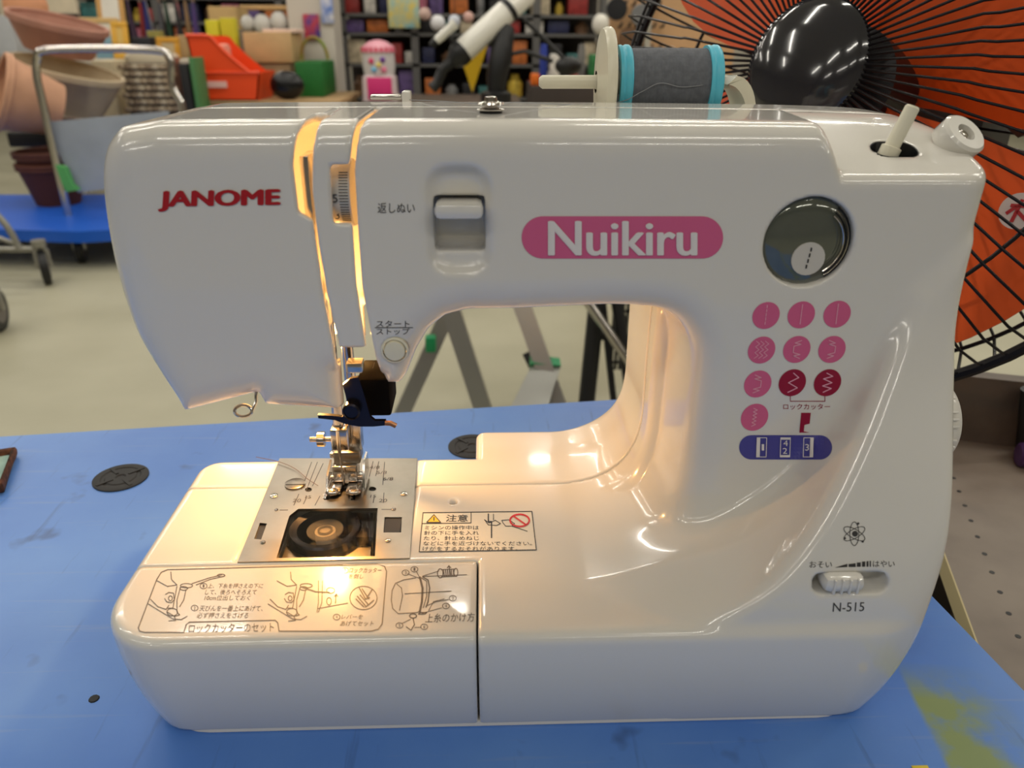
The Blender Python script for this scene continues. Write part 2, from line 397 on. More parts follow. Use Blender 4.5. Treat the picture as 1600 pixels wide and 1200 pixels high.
# ------------------------------------------------------------------ prints laid on the machine
class Decal:
    def __init__(s, lift=.00025): s.v = []; s.f = []; s.l = lift
    def poly(s, pts):
        n = len(s.v); s.v += [hit(p[0], p[1], s.l) for p in pts]; s.f.append(tuple(range(n, n+len(pts)))); return s
    def fan(s, pts):
        c = (sum(p[0] for p in pts)/len(pts), sum(p[1] for p in pts)/len(pts))
        for i in range(len(pts)): s.poly([c, pts[i-1], pts[i]])
        return s
    def bar(s, x0, y0, x1_, y1_, n=40, m=6):
        r = (y1_-y0)/2; cy = (y0+y1_)/2; xs = [x0+(x1_-x0)*(1-math.cos(math.pi*i/n))/2 for i in range(n+1)]
        def hh(x): d_ = min(x-x0, x1_-x); return r if d_ >= r else math.sqrt(max(0, r*r-(r-d_)**2))
        for i in range(n):
            for j in range(m):
                a, b = -1+2*j/m, -1+2*(j+1)/m
                s.poly([(xs[i], cy+hh(xs[i])*a), (xs[i+1], cy+hh(xs[i+1])*a), (xs[i+1], cy+hh(xs[i+1])*b), (xs[i], cy+hh(xs[i])*b)])
        return s
    def line(s, pts, wd=1.2, closed=False):
        pts = [tuple(p) for p in pts]
        if closed: pts = pts+[pts[0]]
        for (ax, ay), (bx, by) in zip(pts[:-1], pts[1:]):
            L = math.hypot(bx-ax, by-ay)
            if L < 1e-6: continue
            nx, ny = -(by-ay)/L*wd/2, (bx-ax)/L*wd/2; ex, ey = (bx-ax)/L*wd*.3, (by-ay)/L*wd*.3
            k = max(1, int(L/14))
            for j in range(k):
                a, b = j/k, (j+1)/k
                x0, y0, x1_, y1_ = ax-ex+(bx-ax+2*ex)*a, ay-ey+(by-ay+2*ey)*a, ax-ex+(bx-ax+2*ex)*b, ay-ey+(by-ay+2*ey)*b
                s.poly([(x0+nx, y0+ny), (x1_+nx, y1_+ny), (x1_-nx, y1_-ny), (x0-nx, y0-ny)])
        return s
    def text(s, body, quad, bold=0.):
        """text fitted into a photo quad TL, TR, BR, BL"""
        vs, fs = text_mesh(body, bold)
        x0, x1_ = min(v[0] for v in vs), max(v[0] for v in vs); y0, y1_ = min(v[1] for v in vs), max(v[1] for v in vs)
        (a, b), (c, d), (e, f), (g, h) = quad; n = len(s.v)
        for v in vs:
            u = (v[0]-x0)/(x1_-x0); t = (y1_-v[1])/max(1e-9, y1_-y0)
            s.v.append(hit(a*(1-u)*(1-t)+c*u*(1-t)+e*u*t+g*(1-u)*t, b*(1-u)*(1-t)+d*u*(1-t)+f*u*t+h*(1-u)*t, s.l))
        s.f += [tuple(i+n for i in q) for q in fs]; return s
    def build(s, name, m, parent=None, label=None):
        me = bpy.data.meshes.new(name); me.from_pydata([tuple(v) for v in s.v], [], s.f); me.update(); me.materials.append(m)
        o = bpy.data.objects.new(name, me); COL.objects.link(o); par(o, parent or SM)
        if label: o['label'] = label
        if len(s.f) > 60: o['kind'] = 'stuff'
        return o
def text_mesh(body, bold=0., space=1.):
    cu = bpy.data.curves.new('t', 'FONT'); cu.body = body; cu.offset = bold; cu.resolution_u = 4; cu.space_character = space
    ob = bpy.data.objects.new('t', cu); COL.objects.link(ob)
    dg = bpy.context.evaluated_depsgraph_get(); me = bpy.data.meshes.new_from_object(ob.evaluated_get(dg))
    vs = [v.co[:] for v in me.vertices]; fs = [tuple(p.vertices) for p in me.polygons]
    bpy.data.objects.remove(ob); bpy.data.curves.remove(cu); bpy.data.meshes.remove(me); return vs, fs
def Q4(x0, y0, x1_, y1_): return [(x0, y0), (x1_, y0), (x1_, y1_), (x0, y1_)]
jn = Decal()
for sx_, sy_ in ((-2.6, 0), (-1.3, .9), (0, -.9), (1.3, .9), (2.6, 0)): jn.l += .00005; jn.text('JANOME', [(251+sx_, 299+sy_), (436+sx_, 296+sy_), (436+sx_, 327+sy_), (249+sx_, 330+sy_)])
jn.build('brand_lettering', M_red, label='bold red brand lettering')
Decal().text('返しぬい', Q4(590, 317, 648, 333)).build('lever_caption', M_ink)
dcl = Decal().text('スタート', Q4(588, 501, 640, 511)); dcl.text('ストップ', Q4(588, 513, 640, 523)); dcl.line([(586, 512), (645, 512)], 1.2); dcl.build('button_caption', M_ink)
pill = lambda x0, y0, x1_, y1_, n=10: rrect((x0+x1_)/2, (y0+y1_)/2, (x1_-x0)/2, (y1_-y0)/2, (y1_-y0)/2-.01, n)
badge = Decal().bar(815, 338, 1130, 404).build('name_badge', M_pink, label='pink pill badge with white lettering')
nk = Decal(.0005)
for sx_, sy_ in ((-1.8, 0), (-.9, .8), (0, -.8), (.9, .8), (1.8, 0)): nk.l += .00005; nk.text('Nuikiru', Q4(858+sx_, 346+sy_, 1088+sx_, 399+sy_))
nk.build('name_lettering', M_wprint, badge)
dots = [(1197, 493, 0), (1252, 492, 1), (1308, 491, 2), (1190, 547, 3), (1245, 546, 4), (1300, 546, 5), (1184, 600, 6), (1238, 598, 7), (1293, 598, 8), (1179, 652, 9)]
for px, py, k in dots:
    e = Decal().fan(circ(px, py, 23, 28, 19.5, math.radians(-42))).build('stitch_symbol', M_wine if k in (7, 8) else M_pink)
    l = Decal(.0005); sx = -.13
    def st(pts): return [(px+u-sx*-v*1.0, py+v) for u, v in pts]
    if k < 3:
        for j in range(3 if k else 5):
            n_ = 3 if k else 5; v0 = -16+32*j/n_; l.line(st([(0, v0), (0, v0+32/n_-2.2+k*.7)]), 1.3)
    elif k == 3:
        for o_ in (-7, 0, 7): l.line(st([(o_-3+6*(j % 2), -14+4.5*j) for j in range(7)]), 1.)
    elif k in (4, 5, 6):
        f_ = 1 if k == 4 else -1; l.line(st([(6*f_, -14), (-4*f_, -10), (6*f_, -8), (-5*f_, -5), (-5*f_, 5), (6*f_, 8), (-4*f_, 10), (6*f_, 14)]), 1.3)
    elif k == 7: l.line(st([(0, -15), (9, -8), (-6, 0), (9, 8), (-5, 15)]), 1.5)
    elif k == 8: l.line(st([(-3, -15), (7, -10), (-7, -6), (7, 0), (-7, 5), (7, 9), (-5, 15)]), 1.5)
    else: l.line(st([(-3+6*(j % 2), -14+2.8*j) for j in range(11)]), 1.2)
    l.build('stitch_line', M_pprint, e)
dl = Decal().line([(1235, 618), (1235, 627), (1289, 627), (1289, 618)], 1.1); dl.text('ロックカッター', Q4(1224, 631, 1297, 640)); dl.build('cutter_caption', M_wine)
icon = Decal().poly([(1252, 645), (1267, 645), (1265, 662), (1257, 664), (1256, 674), (1265, 676), (1249, 676)]).build('cutter_foot_icon', M_wine)
bar = Decal().bar(1155, 680, 1300, 718).build('dial_key_bar', M_blue, label='violet blue pill with three numbered boxes')
wb = Decal(.0008)
for x, tx in ((1190, '1'), (1227, '42'), (1263, '3')):
    wb.line([(x-7, 684), (x+8, 684), (x+7, 714), (x-8, 714)], 1.1, True)
    if tx == '1': wb.poly([(x-7, 684), (x-2, 684), (x-3, 714), (x-8, 714)])
    elif tx == '3': wb.poly([(x+3, 684), (x+8, 684), (x+7, 714), (x+2, 714)])
    else: wb.poly([(x-7, 684), (x+8, 684), (x+8, 687), (x-7, 687)]); wb.poly([(x-8, 711), (x+7, 711), (x+7, 714), (x-8, 714)])
wb.text('1', Q4(1190, 694, 1194, 704)); wb.text('4', Q4(1224, 688, 1231, 697)); wb.text('2', Q4(1223, 700, 1230, 709)); wb.text('3', Q4(1258, 694, 1264, 704))
wb.build('dial_key_numbers', M_wprint, bar)
at_ = Decal()
for k in range(3):
    a = math.radians(90+60*k); at_.line(circ(1335, 834, 18.5, 26, 7., a), 1.1, True)
at_.fan(circ(1336, 834, 4.6, 16)); at_.fan(circ(1341, 818, 2, 8)); at_.fan(circ(1320, 841, 2, 8)); at_.fan(circ(1348, 846, 2, 8)); at_.build('atom_logo', M_ink, label='black atom symbol')
sp = Decal().text('おそい', Q4(1265, 877, 1300, 887)); sp.text('はやい', Q4(1364, 876, 1398, 886))
sp.poly([(1304, 887), (1324, 881), (1324, 886)]); sp.poly([(1326, 881.5), (1337, 880), (1337, 886), (1326, 886)])
for x0, x1_, yt in ((1339, 1345, 879), (1347, 1352, 877.5), (1354, 1357, 877), (1359, 1361, 876.5)): sp.poly([(x0, yt), (x1_, yt-.3), (x1_, 885.5), (x0, 885.7)])
sp.build('speed_scale', M_ink)
Decal().text('N-515', [(1302, 942), (1351, 941), (1350, 955), (1301, 956)]).build('model_lettering', M_ink)
# caution label on the bed
cl = Decal().poly([(661, 801), (831, 799), (838, 859), (655, 862)]).build('caution_label', mat('label_paper', (226, 220, 205), .3), label='rectangular caution label with text and drawings')
c2 = Decal(.0005).line([(661, 801), (831, 799), (838, 859), (655, 862)], 1.3, True); c2.line([(659, 818), (736, 817)], 1.2); c2.line([(736, 801), (736, 817)], 1.2)
c2.text('注意', [(698, 804), (731, 804), (731, 815), (696, 815)], .01)
for j, (t_, x1_) in enumerate((('ミシンの操作中は', 748), ('針の下に手を入れ', 748), ('たり、針止めねじ', 748), ('などに手を近づけないでください。', 831), ('けがをするおそれがあります。', 808))):
    y_ = 821+8.2*j; c2.text(t_, [(664-j*.8, y_), (x1_, y_), (x1_+.5, y_+6.6), (663.2-j*.8, y_+6.6)])
c2.line([(763, 803), (763, 815), (768, 815), (768, 840)], 2.); c2.line([(757, 812), (764, 817), (774, 813), (782, 818), (776, 821), (763, 820)], 1.2, True); c2.line([(771, 803), (771, 812)], 1.2)
c2.line([(784, 813), (795, 812), (804, 818), (800, 822), (790, 822), (786, 817)], 1.1, True); c2.line([(800, 822), (812, 826), (824, 830)], 1.1)
c2.build('caution_text', M_ink, cl)
Decal(.0007).poly([(678, 804), (688, 816), (667, 816)]).build('warning_triangle', M_yel, cl)
Decal(.0009).line([(678, 804), (688.5, 816), (666.5, 816)], 1.2, True).line([(678, 808), (678, 813)], 1.6).build('warning_outline', M_ink, cl)
Decal(.0007).line(circ(812, 813, 15, 26, 9.5), 2.6, True).line([(802, 806), (822, 820)], 2.4).build('prohibition_sign', mat('bright_red_print', (222, 40, 44), .4), cl)
# threading pictures on the extension table
fr = Decal().line([(216, 981), (245, 905), (252, 894), (262, 890), (590, 881), (601, 885), (604, 893), (597, 975), (591, 983), (580, 986), (436, 986), (434, 973), (430, 969), (296, 972), (291, 976), (287, 988), (226, 988), (218, 986)], 1.5, True)
fr.text('ロックカッターのセット', [(296, 975), (428, 973), (428, 987), (294, 989)])
fr.build('diagram_frame', M_thin)
O1 = lambda L: [(200+x*.2125, 780+y*.2125) for x, y in L]
O2 = lambda L: [(520+x*.2125, 770+y*.2125) for x, y in L]
dg1 = Decal()
for ox in (0, 880):
    for L in ([(315,535),(320,590),(360,630)], [(215,600),(290,640),(360,630)], [(360,640),(345,720),(330,800),(290,800)], [(385,650),(360,740),(360,830)], [(425,670),(410,740),(380,790)], [(275,700),(300,685),(335,690),(340,740),(320,760),(285,755),(270,730)], [(165,735),(220,790),(280,810),(300,780)], [(150,770),(330,880),(390,885),(435,860)], [(290,830),(340,860),(350,890),(300,895)], [(360,830),(380,850),(345,860)]):
        dg1.line([(x_, y_) for x_, y_ in O1([(x+ox, y-(0 if not ox else 0)) for x, y in L])], 1.3)
    for c in ((430, 635, 45, 16), (410, 655, 28, 14), (312, 728, 14, 18), (325, 830, 40, 28)): dg1.line(O1([(x+ox, y) for x, y in circ(c[0], c[1], c[2], 14, c[3])]), 1.2, True)
dg1.line(O1([(470,620),(590,580),(690,555)]), 1.2); dg1.line(O1([(500,630),(600,590),(710,565)]), 1.2); dg1.line(O1(circ(685, 560, 28, 12, 10)), 1.2, True)
dg1.line(O1([(1290,650),(1380,680),(1480,685)]), 2.); dg1.line(O1([(1400,600),(1400,760),(1390,830)]), 1.2); dg1.line(O1([(1430,600),(1425,760),(1400,830)]), 1.2)
dg1.line(O1(circ(1490, 670, 30, 12, 22)), 1.2, True); dg1.line(O1(circ(1478, 750, 18, 10, 28)), 1.2, True); dg1.line(O1([(1525,765),(1530,700)]), 1.6); dg1.line(O1([(1518,715),(1532,697),(1542,715)]), 1.4)
dg1.line(O2([(-110,850),(110,810)]), 1.1); dg1.line(O2(circ(225, 772, 100, 26, 86)), 1.2, True)
for L in ([(195,700),(240,780),(270,770)], [(290,710),(250,770)], [(180,760),(240,830)], [(200,750),(260,820)], [(170,780),(230,840)], [(215,705),(265,780)], [(300,790),(240,840)]): dg1.line(O2(L), 1.8)
dg1.build('threading_drawing', M_thin)
dg2 = Decal()
dg2.line(O2([(610,625),(520,640),(460,665),(435,720),(430,790),(440,850),(480,888),(620,880),(640,870)]), 1.2); dg2.line(O2([(470,670),(505,700),(512,760),(490,865)]), 1.1)
dg2.line(O2([(640,620),(660,700),(655,800),(640,870)]), 3.2); dg2.line(O2([(660,618),(700,640),(712,700),(700,800),(685,840)]), 1.8); dg2.line(O2([(650,625),(690,650),(690,760),(665,845)]), 1.2)
dg2.line(O2([(530,742),(870,722)]), 1.1); dg2.line(O2([(660,612),(780,575)]), 1.1); dg2.line(O2([(660,615),(985,602)]), 1.1); dg2.line(O2([(550,595),(640,630)]), 1.); dg2.line(O2([(615,580),(640,625)]), 1.)
for c in ((790, 592, 20, 34), (905, 585, 14, 30)): dg2.line(O2(circ(c[0], c[1], c[2], 14, c[3])), 1.4, True)
dg2.line(O2([(800,565),(900,560)]), 1.3); dg2.line(O2([(800,618),(900,612)]), 1.3)
for k in range(6): dg2.line(O2([(815+14*k,566),(820+14*k,615)]), 1.6)
dg2.line(O2([(865,600),(855,540)]), 1.6); dg2.line(O2([(842,552),(853,536),(868,550)]), 1.5)
dg2.line(O2([(690,830),(760,800),(850,785)]), 1.); dg2.line(O2([(705,865),(740,800),(820,780)]), 1.); dg2.line(O2([(660,885),(800,845)]), 1.)
dg2.line(O2([(640,880),(690,880),(680,890),(630,892)]), 1.6, True); dg2.line(O2(circ(590, 905, 26, 10, 16)), 1.6, True); dg2.line(O2([(590,920),(600,970),(575,1010),(540,985)]), 1.4); dg2.line(O2([(510,960),(570,930)]), 1.); dg2.line(O2([(600,990),(650,988)]), 1.)
for (x, y), t_ in zip(((600,562),(535,587),(882,775),(832,832),(490,975),(672,985)), '132456'):
    dg2.line(O2(circ(x, y, 26, 14, 20)), 1., True); (x0, y0), = O2([(x, y)]); dg2.text(t_, Q4(x0-1.3, y0-2.4, x0+1.5, y0+2.4))
dg2.text('上糸のかけ方', [(666, 959), (742, 957), (741, 971), (664, 973)])
for (x0, y0, x1_, y1_, t_) in ((325,911.5,411,919,'上、下糸を押さえの下に'), (321,921,401,929,'して、後ろへそろえて'), (320,930,391,938,'10cm位出しておく'), (312,946,411,955,'天びんを一番上にあげて、'), (308,957,388,966,'必ず押さえをさげる'), (546,887,596,895,'ロックカッター'), (545,897,568,904,'を倒し'), (534,960,567,967,'レバーを'), (532,970,584,978,'あげてセット')):
    sk = -1.2; dg2.text(t_, [(x0-sk, y0), (x1_-sk, y0), (x1_+sk, y1_), (x0+sk, y1_)])
for x, y, t_ in ((318, 915.5, '1'), (304, 950, '2'), (539, 891, '3'), (526, 964, '4')): dg2.line(circ(x, y, 5.4, 14, 4.4), 1., True); dg2.text(t_, Q4(x-1.3, y-2.4, x+1.4, y+2.4))
dg2.build('threading_captions', M_thin)
# ------------------------------------------------------------------ controls
lvm = MB().cham((pc[0]-.0104, .0415, xz(717, 338, .05)[1]), (pc[0]+.0104, .062, xz(717, 313, .05)[1]), .0026).build('reverse_lever', M_white, SM)
btn = MB().lathe([(.0052, .0), (.0052, -.010), (.0046, -.0116), (.002, -.012)], (bc[0], .0585, bc[1]), (0, 1, 0), 28).build('start_button', M_white2, SM, label='ivory start and stop push button')
MB().lathe([(.0064, 0), (.0064, -.0016), (.0055, -.002), (.0055, 0)], (bc[0], .0498, bc[1]), (0, 1, 0), 28, cap=False).build('button_ring', M_white2, btn)
wd = MB().lathe([(WR-.0002, 0), (WR-.0002, -.0016), (WR-.0016, -.0028), (.012, -.0042), (.001, -.0046)], (wc[0], .0528, wc[1]), (0, 1, 0), 48).build('pattern_window', mat('smoked_window', (96, 100, 90), .08, .35, coat=1.), SM, 60, label='smoked round pattern window with a white stitch disc')
ds = xz(1262, 404, .0485); MB().lathe([(.0076, 0), (.0076, -.0006)], (ds[0], .0484, ds[1]), (0, 1, 0), 24).build('pattern_disc', mat('disc_white', (205, 200, 190), .4), wd)
pd = MB()
for k in range(4): pd.box((ds[0]-.0002-.0003*k+.0005, .0474, ds[1]+.0035-.0026*k), (ds[0]+.0003-.0003*k+.0005, .0478, ds[1]+.0052-.0026*k))
pd.build('stitch_dash', M_black, wd)
for k in range(4):
    rr = WR-.0012-.0013*k; MB().tube([(wc[0]+rr*math.cos(a), .0494-.0008*k, wc[1]+rr*math.sin(a)) for a in [math.radians(-58+8*i) for i in range(15)]], .00035, 6).build('dial_ridge', M_dark if k % 2 == 0 else M_chrome, wd)
# tension dial in its window
tc0 = xz(531, 306, .058)
td = MB().lathe([(.0145, -.0042), (.0148, -.0036), (.0148, .0036), (.0145, .0042)], (tc0[0]+.0012, .0665, tc0[1]), (1, 0, 0), 40).build('tension_dial', mat('dial_grey_white', (196, 192, 184), .4), SM)
tk = MB()
for k in range(-9, 10):
    a = k*.085; tk.box((tc0[0]+.0008, .0665-.0150*math.cos(a), tc0[1]+.0150*math.sin(a)-.00015), (tc0[0]+.0046, .0665-.0148*math.cos(a)+.0004, tc0[1]+.0150*math.sin(a)+.00015))
tk.build('dial_tick', M_ink, td)
for zz in (.3, -7.6):
    a = zz/14.8
    nm, nf = text_mesh('5' if zz > 0 else '3'); mb = MB()
    mb.add([(tc0[0]-.0022+v[0]*.0052, .0665-.0151*math.cos(a), tc0[1]+.0151*math.sin(a)-.0018+v[1]*.005) for v in nm], nf); mb.build('dial_number', M_ink, td)
# speed slider
kz = onY(1320, 911, SLY-.001)
kn = MB().cham((kz[0]-.0100, SLY-.0035, kz[2]-.0044), (kz[0]+.0090, SLY+.008, kz[2]+.0040), .0032).build('speed_slider', M_white, SM)
for k in range(4): MB().cham((kz[0]-.0062+.0036*k, SLY-.0042, kz[2]-.0040), (kz[0]-.0052+.0036*k, SLY-.002, kz[2]+.0036), .0003).build('grip_rib', M_white, kn)
# winder spindle and stopper on the sloping platform
wb0 = Vector(onY(1388, 240, .073)); wax = Vector((.32, .0, .95)).normalized()
ws = MB().lathe([(.0045, -.006), (.0045, .003), (.0038, .0034), (.0034, .0035), (.0032, .021), (.0026, .0218), (.0018, .0218), (.0016, .016)], wb0, wax, 24).build('winder_spindle', M_white2, SM)
st0 = Vector(onY(1501, 214, .078)); sax = Vector((.28, -.62, .74)).normalized(); KS = 1.15
so = MB().lathe([(.0042, -.022), (.0042, -.006), (.0090*KS, -.006), (.0095*KS, -.0048), (.0095*KS, .0022), (.0084*KS, .0034), (.0046, .0034), (.0042, .0), (.0006, .0)], st0, sax, 36).build('winder_stopper', M_white, SM)
MB().lathe([(.0031, .0), (.0031, .0016), (.0022, .0022), (.0008, .0018)], st0, sax, 20).build('stopper_screw', M_chrome, so)
wl_ = rrect(wh[0], wh[1]+.002, .0103, .0070, .0068, 8); pz_ = lambda y_: p1[1]+(y_-AF)*slope
MB().loft([[(wh[0]+(x-wh[0])*k_, wh[1]+(y-wh[1])*k_, .256 if z_ is None else pz_(y)+z_) for x, y in wl_] for k_, z_ in ((.3, None), (.97, None), (1.0, -.0006), (1.03, -.0002))], cap=False).build('winder_shade_liner', M_black, SM)  # black liner added, its colour stands in for the dark open cavity
# spool holder at the back of the top
SY = .184
sp0 = Vector(onY(842, 128, SY)); sp1 = Vector(onY(1150, 128, SY)); sax_ = (sp1-sp0).normalized()
pin = MB().tube([sp0, sp0+sax_*.0012, sp0+sax_*.002, sp1], [.0022, .0032, .0037, .0037], 20).build('spool_pin', M_white2, SM)
e0 = onY(1136, 116, SY); e1 = onY(1166, 168, SY)
br = []
for t in [i/10 for i in range(11)]:
    a = math.radians(100-100*t); br.append((e0[0]+(e1[0]-e0[0])*math.cos(a) if a < 1.6 else e0[0], e1[2]-.004+(e0[2]-e1[2]+.004)*math.sin(a)))
brp = br+[(e1[0], .255), (e1[0]-.006, .255)]+[(x-.0045, z-.0045) for x, z in br[::-1]]
MB().prism(brp, SY-.018, SY+.014, 'y').build('spool_bracket', M_white2, SM)
MB().cham((.0, .158, .236), (e1[0]+.004, .208, .262), .004).build('spool_tray', M_white, SM)
# bobbin thread tension disc on the top
tdp = Vector(onY(767, 190, .085)); tdp.z = .2868
MB().lathe([(.0052, 0), (.0052, .0012)], tdp, (0,0,1), 24).build('guide_washer', M_black, SM)
MB().lathe([(.0022, .001), (.0062, .0016), (.0066, .0022), (.003, .003), (.003, .0036), (.0062, .0042), (.0058, .0050), (.003, .0056), (.0028, .0072), (.001, .0078)], tdp, (0,0,1), 28).build('winding_tension_disc', M_chrome, SM)
# thread guide at the back of the head
g0 = Vector(onY(578, 151, .165)); g1 = Vector(onY(630, 148, .165)); 
MB().cham((g0.x, .163, .2866), (g1.x, .170, g1.z+.0002), .0012).build('thread_guide_bar', M_chrome, SM)
g2 = onY(636, 141, .168); MB().cham((g2[0]-.0024, .160, .282), (g2[0]+.0024, .1715, g2[2]), .001).build('thread_guide_post', M_white, SM)
# hand wheel and pattern dial at the right end
hwc = (.196, .105, .117)
hwo = MB().lathe([(.010, 0), (.024, .002), (.0258, .016), (.0262, .040), (.0255, .050), (.0225, .0555), (.012, .0575), (.002, .058)], hwc, (1,0,0), 56).build('hand_wheel', M_white, SM)
for k in range(40):
    if k % 4 == 3: continue
    a = 2*math.pi*k/40; r_ = .0262
    MB().cham((-.0085, -.0007, -.0005), (.0085, .0007, .0006), .0002).xf(Matrix.Translation((hwc[0]+.043, hwc[1]+r_*math.cos(a), hwc[2]+r_*math.sin(a))) @ Matrix.Rotation(a-math.pi/2, 4, 'X')).build('wheel_rib', M_white, hwo)
MB().lathe([(.034, 0), (.034, .010), (.0325, .014), (.028, .0165), (.002, .0175)], (.1965, .105, .2275), (1,0,0), 56).build('pattern_dial', M_white, SM)
# ------------------------------------------------------------------ needle plate, hook, foot and needle
pz = BT+.0006
PL = [tuple(onZ(px, py, pz)[:2]) for px, py in ((437, 716), (652, 716), (640, 872), (371, 878))]
OP = [tuple(onZ(px, py, pz)[:2]) for px, py in ((466, 795), (590, 794), (586, 869), (432, 872), (452, 806))]
def holed(outer, holes, z0, z1):
    bm = bmesh.new(); es = []
    for L in [outer]+holes:
        vs = [bm.verts.new((x, y, z1)) for x, y in L]; es += [bm.edges.new((vs[i-1], vs[i])) for i in range(len(vs))]
    bmesh.ops.triangle_fill(bm, use_beauty=True, use_dissolve=False, edges=es)
    r = bmesh.ops.extrude_face_region(bm, geom=bm.faces[:])
    for v in [g for g in r['geom'] if isinstance(g, bmesh.types.BMVert)]: v.co.z = z0
    bmesh.ops.recalc_face_normals(bm, faces=bm.faces[:])
    bm.verts.index_update(); mb = MB(); mb.add([v.co[:] for v in bm.verts], [[v.index for v in f.verts] for f in bm.faces]); bm.free(); return mb
def pxpoly(L): return [tuple(onZ(px, py, pz)[:2]) for px, py in L]
HOL = [pxpoly(circ(482, 765, 5.5, 12, 3.4)), pxpoly(circ(582, 764, 6, 12, 3.4)), pxpoly([(406, 817), (417, 818), (408, 843), (397, 842)]), pxpoly([(601, 808), (628, 808), (627, 832), (599, 832)]),
       pxpoly([(512, 762), (518, 762), (514, 781), (506, 781)]), pxpoly([(551, 762), (556, 762), (555, 781), (548, 781)])]
np_ = holed(PL, [OP]+HOL, BT-.0012, pz).build('needle_plate', M_steel, SM, 30, label='brushed steel needle plate with engraved seam lines')
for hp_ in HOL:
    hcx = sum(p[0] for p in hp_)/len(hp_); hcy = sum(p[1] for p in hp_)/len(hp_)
    MB().prism([(hcx+(p[0]-hcx)*1.12, hcy+(p[1]-hcy)*1.12) for p in hp_][::-1], .0686, .0695).build('hole_shade', M_black, np_)  # black plugs paint the shade seen down through the plate holes
MB().lathe([(.0062, 0), (.0062, .0008), (.0056, .0011)], onZ(461, 757, pz), (0,0,1), 24).build('plate_screw', M_steel, np_)
sq = onZ(461, 757, pz+.0012); MB().box((sq[0]-.0056, sq[1]-.0004, pz+.0009), (sq[0]+.0056, sq[1]+.0004, pz+.00125)).build('screw_slot', M_black, np_)
for px, py, r_ in ((428, 775, .0024), (631, 772, .0022), (432, 797, .001), (615, 796, .0014), (411, 848, .0014), (606, 845, .0016)): MB().lathe([(r_, 0), (r_, .0004), (r_*.6, .0008)], onZ(px, py, pz), (0,0,1), 14).build('plate_rivet', M_chrome, np_)
eng = MB()
for a, b in [((487,722),(471,765)),((496,722),(478,768)),((505,724),(488,760)),((575,721),(569,765)),((583,721),(577,745)),((592,721),(587,744)),((601,722),(598,758)),((467,772),(459,790)),((480,775),(474,788)),((500,775),(492,790)),((585,775),(583,786)),((600,770),(599,786)),((437,797),(450,797)),((596,796),(612,796))]:
    p, q = Vector(onZ(*a, pz)), Vector(onZ(*b, pz)); d = (q-p).normalized(); n_ = Vector((-d.y, d.x, 0))*.00022
    eng.add([p+n_, q+n_, q-n_, p-n_, p+n_+Vector((0,0,.00012)), q+n_+Vector((0,0,.00012)), q-n_+Vector((0,0,.00012)), p-n_+Vector((0,0,.00012))], [(4,5,6,7),(0,1,5,4),(2,3,7,6)])
eng.build('seam_line', M_ink, np_)['kind'] = 'stuff'
tx = MB()
for t_, px, py, s_ in (('4/8', 583, 733, .0052), ('5/8', 594, 741, .0052), ('6/8', 604, 751, .0052), ('20', 463, 785, .005), ('15', 480, 779, .0045), ('15', 582, 778, .0045), ('20', 598, 785, .005)):
    vs, fs = text_mesh(t_); o_ = onZ(px, py, pz); tx.add([(o_[0]+(v[0]-.5)*s_, o_[1]+v[1]*s_, pz+.0002) for v in vs], fs)
tx.build('plate_numbers', M_ink, np_)['kind'] = 'stuff'
for px in (510, 551): 
    p = onZ(px, 771, pz); q = onZ(px+1.5, 763, pz)
    fd = MB()
    for k in range(6): fd.box((p[0]-.0009, p[1]-.006+.002*k, .066), (p[0]+.0009, p[1]-.0046+.002*k, pz+.0004))
    fd.build('feed_dog', M_chrome, SM)
lr = onZ(613, 820, pz); MB().box((lr[0]-.0046, lr[1]-.0075, .066), (lr[0]+.0046, lr[1]+.0075, pz-.0006)).build('cover_release', M_black, np_)
